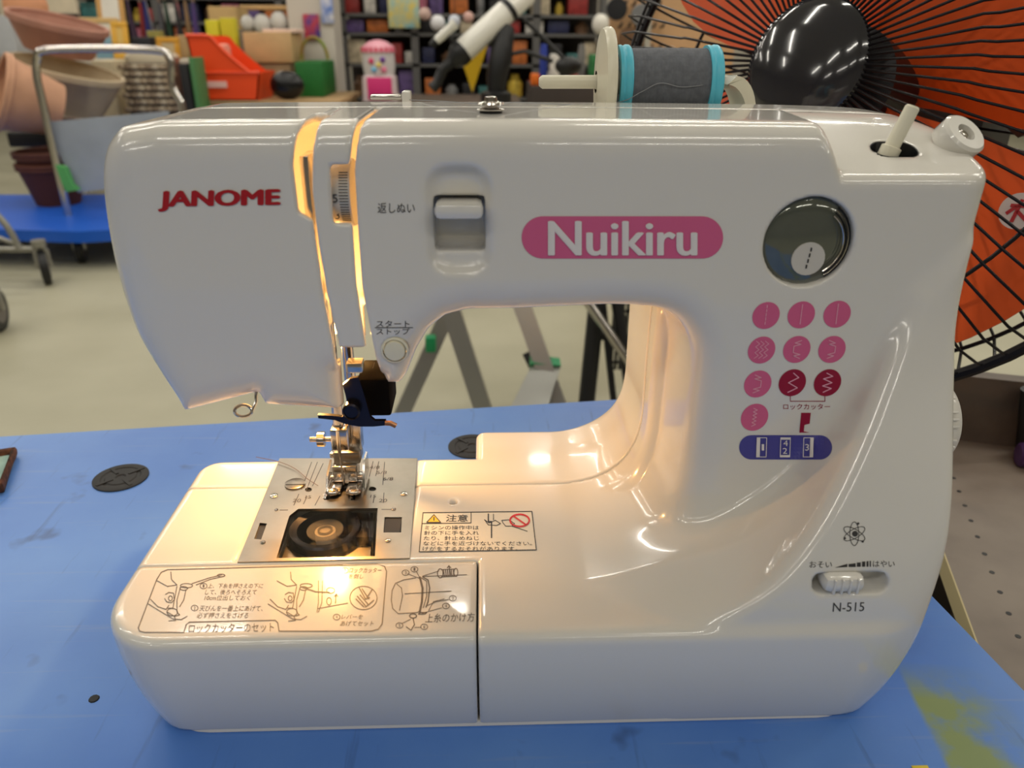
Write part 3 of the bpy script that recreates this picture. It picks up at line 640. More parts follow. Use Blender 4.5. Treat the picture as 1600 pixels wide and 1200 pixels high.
# hook race under the clear cover
bo = Vector(onZ(507, 820, .068)); bo.z = 0
hk = MB().lathe([(.0205, .050), (.0205, .0655), (.0195, .0665), (.0155, .0655), (.0150, .052), (.002, .052)], bo, (0,0,1), 48).build('bobbin_case', M_dark, SM, label='dark round bobbin case under the clear cover')
MB().box((-.126, .049, .0435), (-.070, .107, .050)).build('hook_floor', M_black, SM)
sh = [tuple(onZ(px, py, .066)[:2]) for px, py in ((548, 800), (588, 800), (583, 838), (552, 838))]; MB().prism(sh, .052, .0655).build('hook_shield', M_dark, SM)
gb = [tuple(onZ(px, py, .062)[:2]) for px, py in ((447, 851), (580, 851), (578, 868), (440, 870))]; MB().prism(gb, .050, .061).build('front_ledge', M_steel, SM)
def clear_mat(name, col, body=.0):
    m = bpy.data.materials.new(name); m.use_nodes = True; nt = m.node_tree; nt.nodes.clear()
    o = nt.nodes.new('ShaderNodeOutputMaterial'); t = nt.nodes.new('ShaderNodeBsdfTransparent'); g = nt.nodes.new('ShaderNodeBsdfGlossy'); x = nt.nodes.new('ShaderNodeMixShader'); lw_ = nt.nodes.new('ShaderNodeLayerWeight'); lw_.inputs[0].default_value = .5; pw = nt.nodes.new('ShaderNodeMath'); pw.operation = 'POWER'; pw.inputs[1].default_value = 4.; nt.links.new(lw_.outputs['Facing'], pw.inputs[0])
    f = nt.nodes.new('ShaderNodeMath'); f.operation = 'MULTIPLY_ADD'; f.inputs[1].default_value = .7; f.inputs[2].default_value = .03; nt.links.new(pw.outputs[0], f.inputs[0])
    t.inputs[0].default_value = lin(col); g.inputs['Roughness'].default_value = .06
    nt.links.new(f.outputs[0], x.inputs[0]); nt.links.new(t.outputs[0], x.inputs[1]); nt.links.new(g.outputs[0], x.inputs[2]); src = x
    if body:
        d = nt.nodes.new('ShaderNodeBsdfDiffuse'); d.inputs[0].default_value = lin((235, 230, 222)); y = nt.nodes.new('ShaderNodeMixShader'); y.inputs[0].default_value = body
        nt.links.new(x.outputs[0], y.inputs[1]); nt.links.new(d.outputs[0], y.inputs[2]); src = y
    nt.links.new(src.outputs[0], o.inputs[0]); return m
M_clear = clear_mat('clear_plastic', (248, 246, 242))
cvp = [tuple(onZ(px, py, pz)[:2]) for px, py in ((467, 796.5), (588.5, 795.5), (584.5, 868), (434, 871), (453.5, 807))]
cv = MB().prism(cvp, BT-.0010, pz-.0002).build('bobbin_cover', M_clear, SM, label='clear plastic slide cover over the bobbin')
for a, b in (((441, 866), (459, 812)), ((582, 866), (586, 803))):
    p, q = Vector(onZ(*a, pz)), Vector(onZ(*b, pz)); MB().tube([p, q], .0012, 10).build('cover_rail', M_clear, cv)
bob = thing('bobbin', 'clear plastic bobbin lying in the round case under the slide cover', 'bobbin', (bo.x, bo.y, .0525))
M_clear2 = clear_mat('clear_bobbin_plastic', (246, 242, 236), .10)
for z_ in (.0526, .0640): MB().lathe([(.003, 0), (.0102, 0), (.0102, .0009), (.003, .0009)], (bo.x, bo.y, z_), (0,0,1), 40).build('flange', M_clear2, bob)
MB().lathe([(.0042, .0528), (.0042, .0648), (.0032, .0648), (.0032, .0528)], (bo.x, bo.y, 0), (0,0,1), 28, cap=False).build('core', M_clear2, bob)
MB().lathe([(.0058, .0534), (.0058, .0639), (.0044, .0639)], (bo.x, bo.y, 0), (0,0,1), 28).build('wound_thread', mat('pale_thread', (225, 220, 210), .8), bob)
# needle bar assembly
nx, ny = onZ(540, 763, pz)[:2]
NB = thing  # (parts stay children of the machine)
MB().lathe([(.0031, .158), (.0031, .25)], (nx-.001, ny+.002, 0), (0,0,1), 20).build('needle_bar', M_chrome, SM)
nc = MB().cham((nx-.0052, ny-.0042, .0985), (nx+.0048, ny+.006, .1125), .0012).build('needle_clamp', M_chrome, SM)
MB().lathe([(.0031, .1125), (.0031, .162)], (nx-.001, ny+.002, 0), (0,0,1), 20).build('clamp_neck', M_chrome, nc)
MB().lathe([(.0015, 0), (.0015, -.004), (.0045, -.004), (.0045, -.008), (.0016, -.0085), (.0016, -.0125), (.0006, -.013)], (nx-.005, ny-.001, .1050), (1,0,0), 20).build('clamp_screw', M_chrome, nc)
MB().tube([(nx-.0005, ny-.0046, .112), (nx-.0005, ny-.0046, .098), (nx-.0004, ny-.0044, .096), (nx, ny-.004, .079), (nx, ny-.004, .0755)], [.0011, .0011, .0006, .0006, .0001], 10).build('needle', M_chrome, SM)
# presser bar and foot
MB().lathe([(.0034, .098), (.0034, .24)], (nx+.0062, ny+.012, 0), (0,0,1), 20).build('presser_bar', M_chrome, SM)
pfz = pz
ft = MB().cham((nx-.0095, ny-.008, pfz+.0008), (nx-.0016, ny+.013, pfz+.0032), .0006).cham((nx+.0016, ny-.008, pfz+.0008), (nx+.0098, ny+.013, pfz+.0032), .0006).cham((nx-.0095, ny+.004, pfz+.0008), (nx+.0098, ny+.014, pfz+.0034), .0006)
foot = ft.build('presser_foot', M_chrome, SM, label='chrome zigzag presser foot')
for x_ in (-.0075, .0055): MB().ball((nx+x_+.001, ny-.0078, pfz+.0026), .0040, 14, 8, (1, .8, .55)).build('foot_toe', M_chrome, foot)
MB().prism([(ny-.004, pfz+.003), (ny+.016, pfz+.003), (ny+.016, pfz+.016), (ny+.004, pfz+.017), (ny-.002, pfz+.008)], nx+.0110, nx+.0122, 'x').build('side_guide', M_chrome, foot)
MB().prism([(ny-.004, pfz+.003), (ny+.014, pfz+.003), (ny+.014, pfz+.012), (ny, pfz+.009)], nx-.0108, nx-.0096, 'x').build('side_guide', M_chrome, foot)
MB().tube([(nx-.009, ny+.004, pfz+.0055), (nx+.010, ny+.004, pfz+.0055)], .0014, 12).build('foot_pin', M_chrome, foot)
MB().cham((nx-.0072, ny+.001, pfz+.0035), (nx+.0074, ny+.012, pfz+.0145), .001).build('foot_ankle', M_chrome, foot)
MB().cham((nx-.0066, ny+.004, pfz+.0140), (nx+.0096, ny+.017, pfz+.0225), .0015).build('foot_holder', M_steel, foot)
MB().cham((nx+.0022, ny+.007, pfz+.0215), (nx+.0106, ny+.016, pfz+.045), .0012).build('shank', M_chrome, foot)
MB().cham((nx-.0095, ny+.008, pfz+.016), (nx-.0066, ny+.013, pfz+.0195), .0008).build('shank_screw', M_chrome, foot)
# threader plate and its hook under the head
TY = .074
def tp(L): return [xz(px, py, TY) for px, py in L]
th_ = MB().prism(tp([(497,647),(520,648),(535,650),(546,640),(541,618),(536,600),(548,590),(560,588),(566,604),(573,628),(579,650),(586,656),(603,656),(604,663),(584,665),(562,665),(540,661),(524,655),(498,652)][::-1]), TY-.0012, TY+.0012, 'y').build('threader_plate', M_dark, SM, label='blue black threader plate with round boss')
tb = xz(551, 637, TY); MB().lathe([(.0046, 0), (.0046, -.004), (.0036, -.0046), (.0036, -.004)], (tb[0], TY-.001, tb[1]), (0,1,0), 28).build('threader_boss', M_dark, th_)
MB().tube([(x, TY-.001, z) for x, z in tp([(602, 659.5), (611, 660), (619, 664)])], .0014, 10).build('threader_hook', mat('copper_tip', (205, 150, 110), .25, 1.), th_)
bk = xz(588, 618, .09); MB().cham((bk[0]-.009, .084, xz(590, 643, .09)[1]), (xz(612, 618, .09)[0], .112, bk[1]+.012), .0015).build('presser_lifter_block', mat('matte_black', (10, 10, 12), .9, spec=.1), SM)
MB().cham((-.0805, .062, .168), (-.0725, .070, .1735), .001).build('thread_finger', M_chrome, SM)
rg = onY(380, 642, .058); MB().tube([(rg[0]+.0042*math.cos(a), .058+.0012*math.sin(a), rg[2]+.0026*math.sin(a)) for a in [2*math.pi*i/20 for i in range(20)]], .0008, 8, True).build('thread_hook_ring', M_chrome, SM)
MB().tube([(rg[0]+.0042, .058, rg[2]), (rg[0]+.0062, .060, rg[2]+.004), (rg[0]+.0065, .062, rg[2]+.010)], .0008, 8).build('ring_stem', M_chrome, SM)
# take-up lever inside the slot and the lamp bulb
tl = xz(478, 270, .06); MB().cham((tl[0]-.002, .058, .19), (tl[0]+.0022, .075, .272), .001).build('take_up_lever', M_chrome, SM)
LB = (-.114, .143, .166)
MB().ball(LB, .0055, 16, 10, (1, 1, 1.5)).build('lamp_bulb', mat('lamp_glow', (255, 190, 120), .4, emit=5.), SM)
pl_ = bpy.data.lights.new('machine_lamp', 'POINT'); pl_.energy = 2.4; pl_.color = (1, .50, .14); pl_.shadow_soft_size = .006
po = bpy.data.objects.new('machine_lamp', pl_); COL.objects.link(po); po.location = (LB[0]+.0, LB[1]-.006, LB[2]-.0115)
# ------------------------------------------------------------------ things on the machine
cap = thing('spool_cap', 'cream round spool cap on the spool pin', 'spool cap', Vector(onY(942, 128, SY)))
cc = Vector(onY(946, 128, SY)); MB().lathe([(.006, -.0055), (.0278, -.0030), (.0288, -.001), (.0288, .0016), (.0280, .0026), (.010, .0022), (.006, .008), (.0041, .008), (.0041, -.0055)], cc, sax_, 56, cap=False).build('disc', M_white2, cap)
spl = thing('thread_spool', 'spool of dark grey thread with turquoise end flanges', 'thread spool', Vector(onY(1040, 128, SY)))
M_cyan = mat('turquoise_plastic', (92, 196, 222), .35); M_thread = mat('grey_thread', (100, 103, 110), .85, var=.12, scale=300)
a0 = Vector(onY(972, 128, SY)); a1 = Vector(onY(1108, 128, SY)); L_ = (a1-a0).length
MB().lathe([(.0044, .003), (.0186, .003)]+[(.01775+.00012*(i % 2), .003+(L_-.006)*i/46) for i in range(47)]+[(.0186, L_-.003), (.0044, L_-.003), (.0044, .003)], a0, sax_, 48, cap=False).build('wound_thread', M_thread, spl, 0)
for h0 in (0., L_):
    MB().lathe([(.0150, -.0036+h0), (.0193, -.0036+h0), (.0196, -.002+h0), (.0190, -.0008+h0), (.0197, .0006+h0), (.0196, .0024+h0), (.0188, .0034+h0), (.0150, .0034+h0)], a0, sax_, 56, cap=False).build('flange', M_cyan, spl)
    MB().lathe([(.0040, -.0015+h0), (.0152, -.0015+h0), (.0152, .0015+h0), (.0040, .0015+h0)], a0, sax_, 48, cap=False).build('end_label', mat('blue_label', (60, 120, 170), .5, rgb2=(205, 215, 220), scale=700), spl)
th1 = catmull([a0+Vector((-.030, -.02, -.0105)), a0+Vector((-.004, -.018, -.0095)), a0+Vector((.008, -.0188, -.004)), a0+Vector((.018, -.0188, .0005)), a0+Vector((.030, -.0186, -.0015)), a0+Vector((.042, -.0180, -.0005))], 8)
MB().tube(th1, .00022, 5).build('loose_end', mat('grey_thread_end', (150, 152, 156), .8), spl)
thr = [onY(935, 163, .15), onY(880, 163, .13), onY(800, 160, .11), (tdp.x+.002, tdp.y, .2895), (tdp.x-.004, tdp.y+.02, .2892), onY(690, 158, .13), onY(640, 156, .16)]
tag(MB().tube(catmull(thr, 8), .0002, 5).build('upper_thread', mat('grey_thread_end', (150, 152, 156), .8)), 'fine grey thread running along the machine top to the guide', 'thread')
tt = [tuple(onZ(px, py, pz+.0012)) for px, py in ((400, 714), (437, 722), (462, 733), (480, 748), (497, 759))]
tag(MB().tube(catmull(tt, 8), .0002, 5).build('loose_thread', mat('dark_thread', (90, 70, 60), .8)), 'fine loose thread lying across the needle plate towards the foot', 'thread')
# ================================================================== ROOM
M_floor = mat('worn_concrete', (158, 154, 132), .42, rgb2=(176, 172, 150), scale=1.6, bump=.05)
struct(MB().box((-8, -5, FLOOR-.1), (8, 9, FLOOR)).build('floor', M_floor, None, 0))
struct(MB().box((-8, -5, FLOOR+3.0), (8, 9, FLOOR+3.1)).build('ceiling', mat('ceiling_white', (205, 203, 196), .8), None, 0))
M_wall = mat('store_wall', (176, 170, 158), .8, var=.06, scale=2)
struct(MB().box((-8, 9, FLOOR), (8, 9.1, FLOOR+3)).build('wall_back', M_wall, None, 0)); struct(MB().box((-8, -5.1, FLOOR), (8, -5, FLOOR+3)).build('wall_front', mat('dim_store_wall', (150, 146, 138), .8), None, 0))
struct(MB().box((-8.1, -5, FLOOR), (-8, 9, FLOOR+3)).build('wall_left', M_wall, None, 0)); struct(MB().box((8, -5, FLOOR), (8.1, 9, FLOOR+3)).build('wall_right', M_wall, None, 0))
# ------------------------------------------------------------------ blue platform
def platform_mat():
    m = mat('scuffed_blue_plastic', (58, 112, 205), .34, bump=.06, scale=30); nt = m.node_tree; b = nt.nodes['Principled BSDF']
    tc = nt.nodes.new('ShaderNodeTexCoord')
    def noise(sc, vec=None, det=6):
        n = nt.nodes.new('ShaderNodeTexNoise'); n.inputs['Scale'].default_value = sc; n.inputs['Detail'].default_value = det; nt.links.new(vec or tc.outputs['Object'], n.inputs['Vector']); return n.outputs['Fac']
    def ramp(f, a, c):
        r = nt.nodes.new('ShaderNodeMapRange'); r.inputs[1].default_value = a; r.inputs[2].default_value = c; nt.links.new(f, r.inputs[0]); return r.outputs[0]
    def mix(f, a, c):
        x = nt.nodes.new('ShaderNodeMix'); x.data_type = 'RGBA'
        if isinstance(f, float): x.inputs[0].default_value = f
        else: nt.links.new(f, x.inputs[0])
        for k, v in ((6, a), (7, c)):
            if isinstance(v, tuple): x.inputs[k].default_value = lin(v)
            else: nt.links.new(v, x.inputs[k])
        return x.outputs[2]
    def mul(a, c):
        x = nt.nodes.new('ShaderNodeMath'); x.operation = 'MULTIPLY'
        for k, v in ((0, a), (1, c)):
            if isinstance(v, float): x.inputs[k].default_value = v
            else: nt.links.new(v, x.inputs[k])
        return x.outputs[0]
    c = mix(ramp(noise(5.), .4, .65), (76, 124, 206), (98, 144, 216))
    mp = nt.nodes.new('ShaderNodeMapping'); mp.inputs['Scale'].default_value = (3, 60, 1); mp.inputs['Rotation'].default_value = (0, 0, .11); nt.links.new(tc.outputs['Object'], mp.inputs[0])
    c = mix(mul(ramp(noise(3., mp.outputs[0]), .60, .72), .4), c, (128, 152, 200))
    mp2 = nt.nodes.new('ShaderNodeMapping'); mp2.inputs['Scale'].default_value = (50, 4, 1); mp2.inputs['Rotation'].default_value = (0, 0, .2); nt.links.new(tc.outputs['Object'], mp2.inputs[0])
    c = mix(mul(ramp(noise(3., mp2.outputs[0]), .63, .74), .35), c, (52, 74, 120))
    c = mix(mul(ramp(noise(26., None, 3), .66, .75), .5), c, (46, 60, 100))
    # old green stain with its own outline near the right edge
    sx = nt.nodes.new('ShaderNodeSeparateXYZ'); mp3 = nt.nodes.new('ShaderNodeMapping'); mp3.inputs['Rotation'].default_value = (0, 0, .12)
    nt.links.new(tc.outputs['Object'], mp3.inputs[0]); nt.links.new(mp3.outputs[0], sx.inputs[0])
    m1 = mul(ramp(sx.outputs[0], .2095, .2125), ramp(sx.outputs[1], .062, .035)); m1 = mul(m1, ramp(sx.outputs[0], .262, .235)); m1 = mul(m1, ramp(noise(38.), .34, .56))
    c = mix(mul(m1, .85), c, (138, 152, 52))
    nt.links.new(c, b.inputs['Base Color']); return m
PR = math.radians(6.45); pu = Vector((math.cos(PR), math.sin(PR), 0)); pv = Vector((-math.sin(PR), math.cos(PR), 0))
pcn = Vector((.2365, .396, 0))
plat = thing('platform_table', 'scuffed blue plastic platform table under the sewing machine', 'platform', (-.2, .05, FLOOR))
def plan(a, c): q = pcn-pu*a-pv*c; return (q.x, q.y)
rim = [plan(.004, 0), plan(1.30, 0), plan(1.31, .01), plan(1.31, .95), plan(1.30, .96), plan(.01, .96), plan(0, .95), plan(0, .004)]
rin = [plan(.008, .004), plan(1.298, .004), plan(1.306, .012), plan(1.306, .946), plan(1.296, .956), plan(.014, .956), plan(.004, .946), plan(.004, .008)]
MB().loft([[(x, y, -.05) for x, y in rim], [(x, y, -.004) for x, y in rim], [(x, y, 0) for x, y in rin]]).build('deck', platform_mat(), plat, 30)
for a in (.36, 1.25):
    for c in (.06, .90):
        x, y = plan(a, c); MB().box((x-.025, y-.025, FLOOR), (x+.025, y+.025, -.05)).build('leg', mat('blue_leg', (50, 96, 180), .5), plat)
M_cap = mat('black_rubber_cap', (26, 26, 28), .6)
for px, py in ((189, 747), (738, 698)):
    p = Vector(onZ(px, py, 0)); cp = MB().lathe([(.0205, 0), (.0205, .0010), (.0195, .0014), (.0150, .0014), (.0142, .0008), (.012, .0008), (.0112, .0014), (.004, .0014), (.003, .0006)], p, (0,0,1), 40).build('round_cap', M_cap, plat)
    for k in range(4):
        a = math.pi/4+k*math.pi/2; MB().box((-.0012, .006, .0012), (.0012, .0185, .0019)).xf(Matrix.Translation(p) @ Matrix.Rotation(a, 4, 'Z')).build('cap_rib', M_cap, cp)
p = onZ(147, 1092, 0); MB().lathe([(.0028, 0), (.0024, .0006)], p, (0,0,1), 10).build('black_speck', M_cap, plat)
p = Vector(onZ(1436, 1197, 0)); tag(MB().cham((p.x-.004, p.y-.012, .0), (p.x+.004, p.y+.0, .0006), .0002).build('yellow_tape', mat('yellow_tape', (226, 200, 60), .5)), 'small scrap of yellow tape stuck on the blue platform', 'tape')
# quilted mat at the left
q0 = Vector(onZ(24, 716, 0)); q1 = Vector(onZ(6, 768, 0)); qm = thing('quilted_mat', 'brown bordered quilted mat lying on the blue platform', 'mat', (q0.x-.07, q0.y, 0))
d = (q1-q0).normalized(); nrm = Vector((d.y, -d.x, 0)); nrm = nrm if nrm.x < 0 else -nrm
cs = [q0, q1, q1+nrm*.14, q0+nrm*.14]
MB().prism([(c.x, c.y) for c in cs], .0, .006).build('cloth', mat('pale_teal_cloth', (150, 178, 168), .9, var=.1, scale=80), qm)
MB().tube([c+Vector((0, 0, .005)) for c in cs], .005, 10, True).build('binding', mat('brown_knit', (104, 66, 46), .9, rgb2=(60, 40, 30), scale=260), qm)
# ------------------------------------------------------------------ wooden shelf unit to the right
ZW = -.078
M_wood = mat('grey_wood_board', (120, 108, 98), .5, rgb2=(138, 126, 114), scale=14); M_woodd = mat('dark_wood_board', (84, 74, 66), .5, rgb2=(98, 86, 76), scale=20)
wa = math.radians(18); wu = Vector((math.sin(wa), math.cos(wa), 0)); wv = Vector((math.cos(wa), -math.sin(wa), 0))
w0 = Vector(onZ(1497, 920, ZW)); wend = Vector(onZ(1545, 694, ZW)); lw = (wend-w0).dot(wu)
wu_ = thing('shelf_unit', 'grey wood shelf carcass lying beside the blue platform', 'shelf', (w0.x+.2, w0.y, FLOOR))
def wp(a, c, z): q = w0+wu*a+wv*c; return (q.x, q.y, z)
def wbox(a0_, a1_, c0_, c1_, z0, z1): return MB().hull2([wp(a0_, c0_, z0), wp(a1_, c0_, z0), wp(a1_, c1_, z0), wp(a0_, c1_, z0)], [wp(a0_, c0_, z1), wp(a1_, c0_, z1), wp(a1_, c1_, z1), wp(a0_, c1_, z1)])
wbox(-.5, lw, .0, .5, ZW-.018, ZW).build('board', M_wood, wu_)
wbox(-.5, lw, -.0012, .0, ZW-.018, ZW).build('edge_band', mat('pale_edge', (200, 184, 140), .6), wu_)
wbox(lw, lw+.018, -.02, .5, FLOOR, ZW+.075).build('end_panel', M_woodd, wu_)
wbox(-.5, -.48, .0, .5, FLOOR, ZW-.018).build('end_panel', M_woodd, wu_)
wbox(-.5, lw, .1, .12, FLOOR, ZW-.018).build('back_panel', M_woodd, wu_)
for k in range(11):
    q = Vector(onZ(1490, 747, ZW))+(Vector(onZ(1592, 998, ZW))-Vector(onZ(1490, 747, ZW)))*0; 
    h0 = Vector(onZ(1490, 747, ZW)); h1 = Vector(onZ(1592, 998, ZW)); q = h0+(h1-h0)*k/10*1.1
    MB().lathe([(.0021, -.0005), (.0021, .0003), (.0014, .0003)], q, (0,0,1), 12).build('dowel_hole', M_black, wu_)
pb = Vector(onZ(1612, 730, ZW)); bt = thing('purple_bottle', 'white bottle with a purple cap lying on the grey wood board', 'bottle', pb)
bd = Vector((1, -.28, 0)).normalized(); MB().lathe([(.004, .012), (.012, .016), (.0125, .08), (.011, .084)], pb+Vector((0, 0, .0128)), bd, 24).build('bottle_body', mat('cream_plastic', (215, 205, 196), .4), bt)
MB().lathe([(.010, -.016), (.0125, -.014), (.0125, .014), (.008, .016)], pb+Vector((0, 0, .0128)), bd, 24).build('cap', mat('purple_plastic', (70, 42, 92), .4), bt)
tag(MB().tube([Vector(onZ(1592, 706, ZW))+Vector((.0, -.006, .010)), Vector(onZ(1592, 706, ZW))+Vector((-.012, -.004, .075))], .009, 12).build('ribbed_grip', mat('black_grip', (22, 22, 24), .5)), 'black ribbed grip leaning on the end of the wood board', 'grip')
# ------------------------------------------------------------------ industrial fan
fc = Vector((.299, .3927, .2774)); yw, ti = -.8922, .2755
fa = Vector((math.sin(yw)*math.cos(ti), -math.cos(yw)*math.cos(ti), math.sin(ti))).normalized()
fu = Vector((0, 0, 1)).cross(fa).normalized(); fv = fa.cross(fu)
FM = Matrix(((fu.x, fv.x, fa.x, fc.x), (fu.y, fv.y, fa.y, fc.y), (fu.z, fv.z, fa.z, fc.z), (0, 0, 0, 1)))
fan = thing('industrial_fan', 'black wire guarded industrial fan with orange blades and dark round hub', 'fan', (fc.x+.14, fc.y+.09, FLOOR))
M_wire = mat('black_wire', (34, 32, 34), .35, .5); M_orange = mat('orange_blade', (232, 88, 22), .5); M_hub = mat('gloss_black_hub', (40, 40, 46), .13, coat=.8)
MB().lathe([(.002, .0130), (.022, .0117), (.038, .0078), (.0465, .0030), (.0485, 0), (.0475, -.002)], (0, 0, .088), (0,0,1), 56).xf(FM).build('hub_plate', M_hub, fan, 50)
R_ = .25
wire0 = None
NW = 88
for k in range(NW):
    if wire0 is None:
        wire0 = MB().tube([(.044, 0, .089), (.120, 0, .0885), (.128, 0, .083), (.200, 0, .066), (.238, 0, .040), (.249, 0, .012), (.2495, 0, 0)], .00105, 6)
        me = bpy.data.meshes.new('guard_wire'); me.from_pydata(wire0.v, [], wire0.f); me.materials.append(M_wire); me.polygons.foreach_set('use_smooth', [True]*len(me.polygons))
    o = bpy.data.objects.new('guard_wire', me); COL.objects.link(o); o.matrix_basis = FM @ Matrix.Rotation(2*math.pi*k/NW, 4, 'Z'); par(o, fan)
rw = MB().tube([(.2495, 0, 0), (.247, 0, -.03), (.225, 0, -.062), (.15, 0, -.080), (.06, 0, -.085)], .0013, 6)
me2 = bpy.data.meshes.new('rear_wire'); me2.from_pydata(rw.v, [], rw.f); me2.materials.append(M_wire); me2.polygons.foreach_set('use_smooth', [True]*len(me2.polygons))
for k in range(56):
    o = bpy.data.objects.new('rear_wire', me2); COL.objects.link(o); o.matrix_basis = FM @ Matrix.Rotation(2*math.pi*(k+.4)/56, 4, 'Z'); par(o, fan)
def ringt(r, z, t, nm):
    MB().tube([(r*math.cos(a), r*math.sin(a), z) for a in [2*math.pi*i/72 for i in range(72)]], t, 8, True).xf(FM).build(nm, M_wire, fan)
ringt(.2505, 0, .0045, 'guard_rim'); ringt(.198, .0645, .0015, 'guard_ring'); ringt(.225, -.062, .0018, 'guard_ring')
blade_pts = [(.03, -.30), (.10, -.62), (.19, -.66), (.222, -.40), (.228, .1), (.220, .50), (.17, .72), (.08, .78), (.03, .5)]
for k in range(4):
    a0_ = math.radians(-55+90*k)
    loops = []; NR = 8; NA = 10; top_ = []
    for i in range(NR+1):
        r_ = .030+.198*i/NR; half0 = .62+.10*math.sin(math.pi*i/NR); row = []
        for j in range(NA+1):
            t = j/NA*2-1; ang = a0_+t*half0*(1-.12*(i/NR)**4)
            z_ = -.005+t*.030*(1-.4*i/NR)+.008*(1-t*t)*i/NR
            row.append((r_*math.cos(ang), r_*math.sin(ang), z_))
        top_.append(row)
    mb = MB(); n1 = (NR+1)*(NA+1); vs = [p for r in top_ for p in r]; vs2 = [(x, y, z-.0016) for x, y, z in vs]; fs = []
    for i in range(NR):
        for j in range(NA):
            q = (i*(NA+1)+j, i*(NA+1)+j+1, (i+1)*(NA+1)+j+1, (i+1)*(NA+1)+j); fs.append(q[::-1]); fs.append(tuple(v+n1 for v in q))
    bd_ = [(i*(NA+1)) for i in range(NR+1)]+[NR*(NA+1)+j for j in range(1, NA+1)]+[i*(NA+1)+NA for i in range(NR-1, -1, -1)]+[j for j in range(NA-1, 0, -1)]
    for i in range(len(bd_)): fs.append((bd_[i-1], bd_[i], bd_[i]+n1, bd_[i-1]+n1))
    mb.add(vs+vs2, fs).xf(FM).build('fan_blade', M_orange, fan, 50)
MB().lathe([(.045, -.02), (.045, .03), (.030, .036), (.002, .037)], (0, 0, 0), (0,0,1), 40).xf(FM).build('blade_boss', M_wire, fan)
MB().lathe([(.062, -.20), (.070, -.185), (.072, -.10), (.055, -.085), (.02, -.02)], (0, 0, 0), (0,0,1), 40).xf(FM).build('motor_housing', mat('dark_motor', (44, 40, 40), .5), fan)
mc = FM @ Vector((0, 0, -.14)); bot_ = Vector((mc.x, mc.y, FLOOR))
MB().tube([mc-Vector((0, 0, .05)), bot_+Vector((0, 0, .02))], .018, 20).build('stand_pole', mat('dark_motor', (44, 40, 40), .5), fan)
for k in range(3):
    a = 2*math.pi*k/3+.5; MB().tube([bot_+Vector((0, 0, .10)), bot_+Vector((.25*math.cos(a), .25*math.sin(a), .012))], .012, 12).build('stand_leg', M_wire, fan)
RLZ = -.055
def fpl(L, z0, z1, name, m, parent):
    pts = []
    for px, py in L:
        c = fc+fa*z0; d = Vector(ray(px, py)); t = (c-Vector(CAM)).dot(fa)/d.dot(fa); q = FM.inverted() @ (Vector(CAM)+d*t); pts.append((q.x, q.y))
    return MB().prism(pts, z0, z1).xf(FM).build(name, m, parent)
mbk = fpl([(1462,125),(1480,95),(1500,92),(1540,60),(1560,75),(1535,120),(1530,170),(1500,165),(1455,150)], RLZ, RLZ-.004, 'motor_bracket', mat('bracket_brown', (74, 58, 54), .5, .3), fan)
fpl(circ(1477, 142, 5, 14, 9), RLZ+.0006, RLZ, 'bracket_hole', M_black, mbk)
rl = fpl([(1535,75),(1580,52),(1660,30),(1680,180),(1590,215),(1550,180),(1540,120)], RLZ-.012, RLZ-.014, 'rating_label', mat('label_dark', (66, 64, 58), .5), fan)
fpl([(1540,76),(1580,55),(1660,33),(1662,50),(1600,65),(1548,90)], RLZ-.0113, RLZ-.012, 'label_band', mat('label_white', (216, 210, 186), .5), rl)
fpl([(1555,88),(1600,68),(1662,52),(1664,100),(1600,118),(1570,112)], RLZ-.0113, RLZ-.012, 'label_band', mat('label_yellow', (226, 172, 30), .5), rl)
fpl([(1558,145),(1585,140),(1610,150),(1606,196),(1552,182)], RLZ-.0113, RLZ-.012, 'label_text_block', mat('label_pink', (206, 176, 160), .5, rgb2=(190, 110, 90), scale=260), rl)
# sticker on the blade nearest the machine's end and a rating label behind the guard
def on_fan(px, py, z):
    c = fc+fa*z; d = Vector(ray(px, py)); t = (c-Vector(CAM)).dot(fa)/d.dot(fa); return Vector(CAM)+d*t
MI = FM.inverted()
sk = MI @ on_fan(1592, 330, .030); so_ = MB().lathe([(.0125, 0), (.0125, .0006)], (sk.x, sk.y, .0300), (0,0,1), 32).xf(FM).build('round_sticker', mat('pale_sticker', (214, 196, 190), .5), fan)
rm = MB()
for (x0, y0), (x1_, y1_) in (((-.006, .003), (.006, .004)), ((0, .008), (-.002, -.008)), ((-.001, .0), (.007, -.006)), ((-.007, -.003), (-.002, .003))):
    d_ = Vector((x1_-x0, y1_-y0, 0)); n_ = Vector((-d_.y, d_.x, 0)).normalized()*.0012; b_ = Vector((sk.x, sk.y, .0307))
    rm.hull2([b_+Vector((x0, y0, 0))+n_, b_+Vector((x1_, y1_, 0))+n_, b_+Vector((x1_, y1_, 0))-n_, b_+Vector((x0, y0, 0))-n_], [b_+Vector((x0, y0, .0004))+n_, b_+Vector((x1_, y1_, .0004))+n_, b_+Vector((x1_, y1_, .0004))-n_, b_+Vector((x0, y0, .0004))-n_])
rm.xf(FM).build('sticker_mark', M_red, so_)
# ================================================================== STORE BACKGROUND
def span(x0, y0, x1_, y1_, Y):
    ym = (y0+y1_)/2; xm = (x0+x1_)/2; return onY(x0, ym, Y)[0], onY(x1_, ym, Y)[0], onY(xm, y1_, Y)[2], onY(xm, y0, Y)[2]
M_alu = mat('aluminium', (172, 172, 168), .35, .9); M_blk = mat('black_paint', (24, 24, 26), .45); M_green = mat('green_plastic', (20, 140, 86), .5)
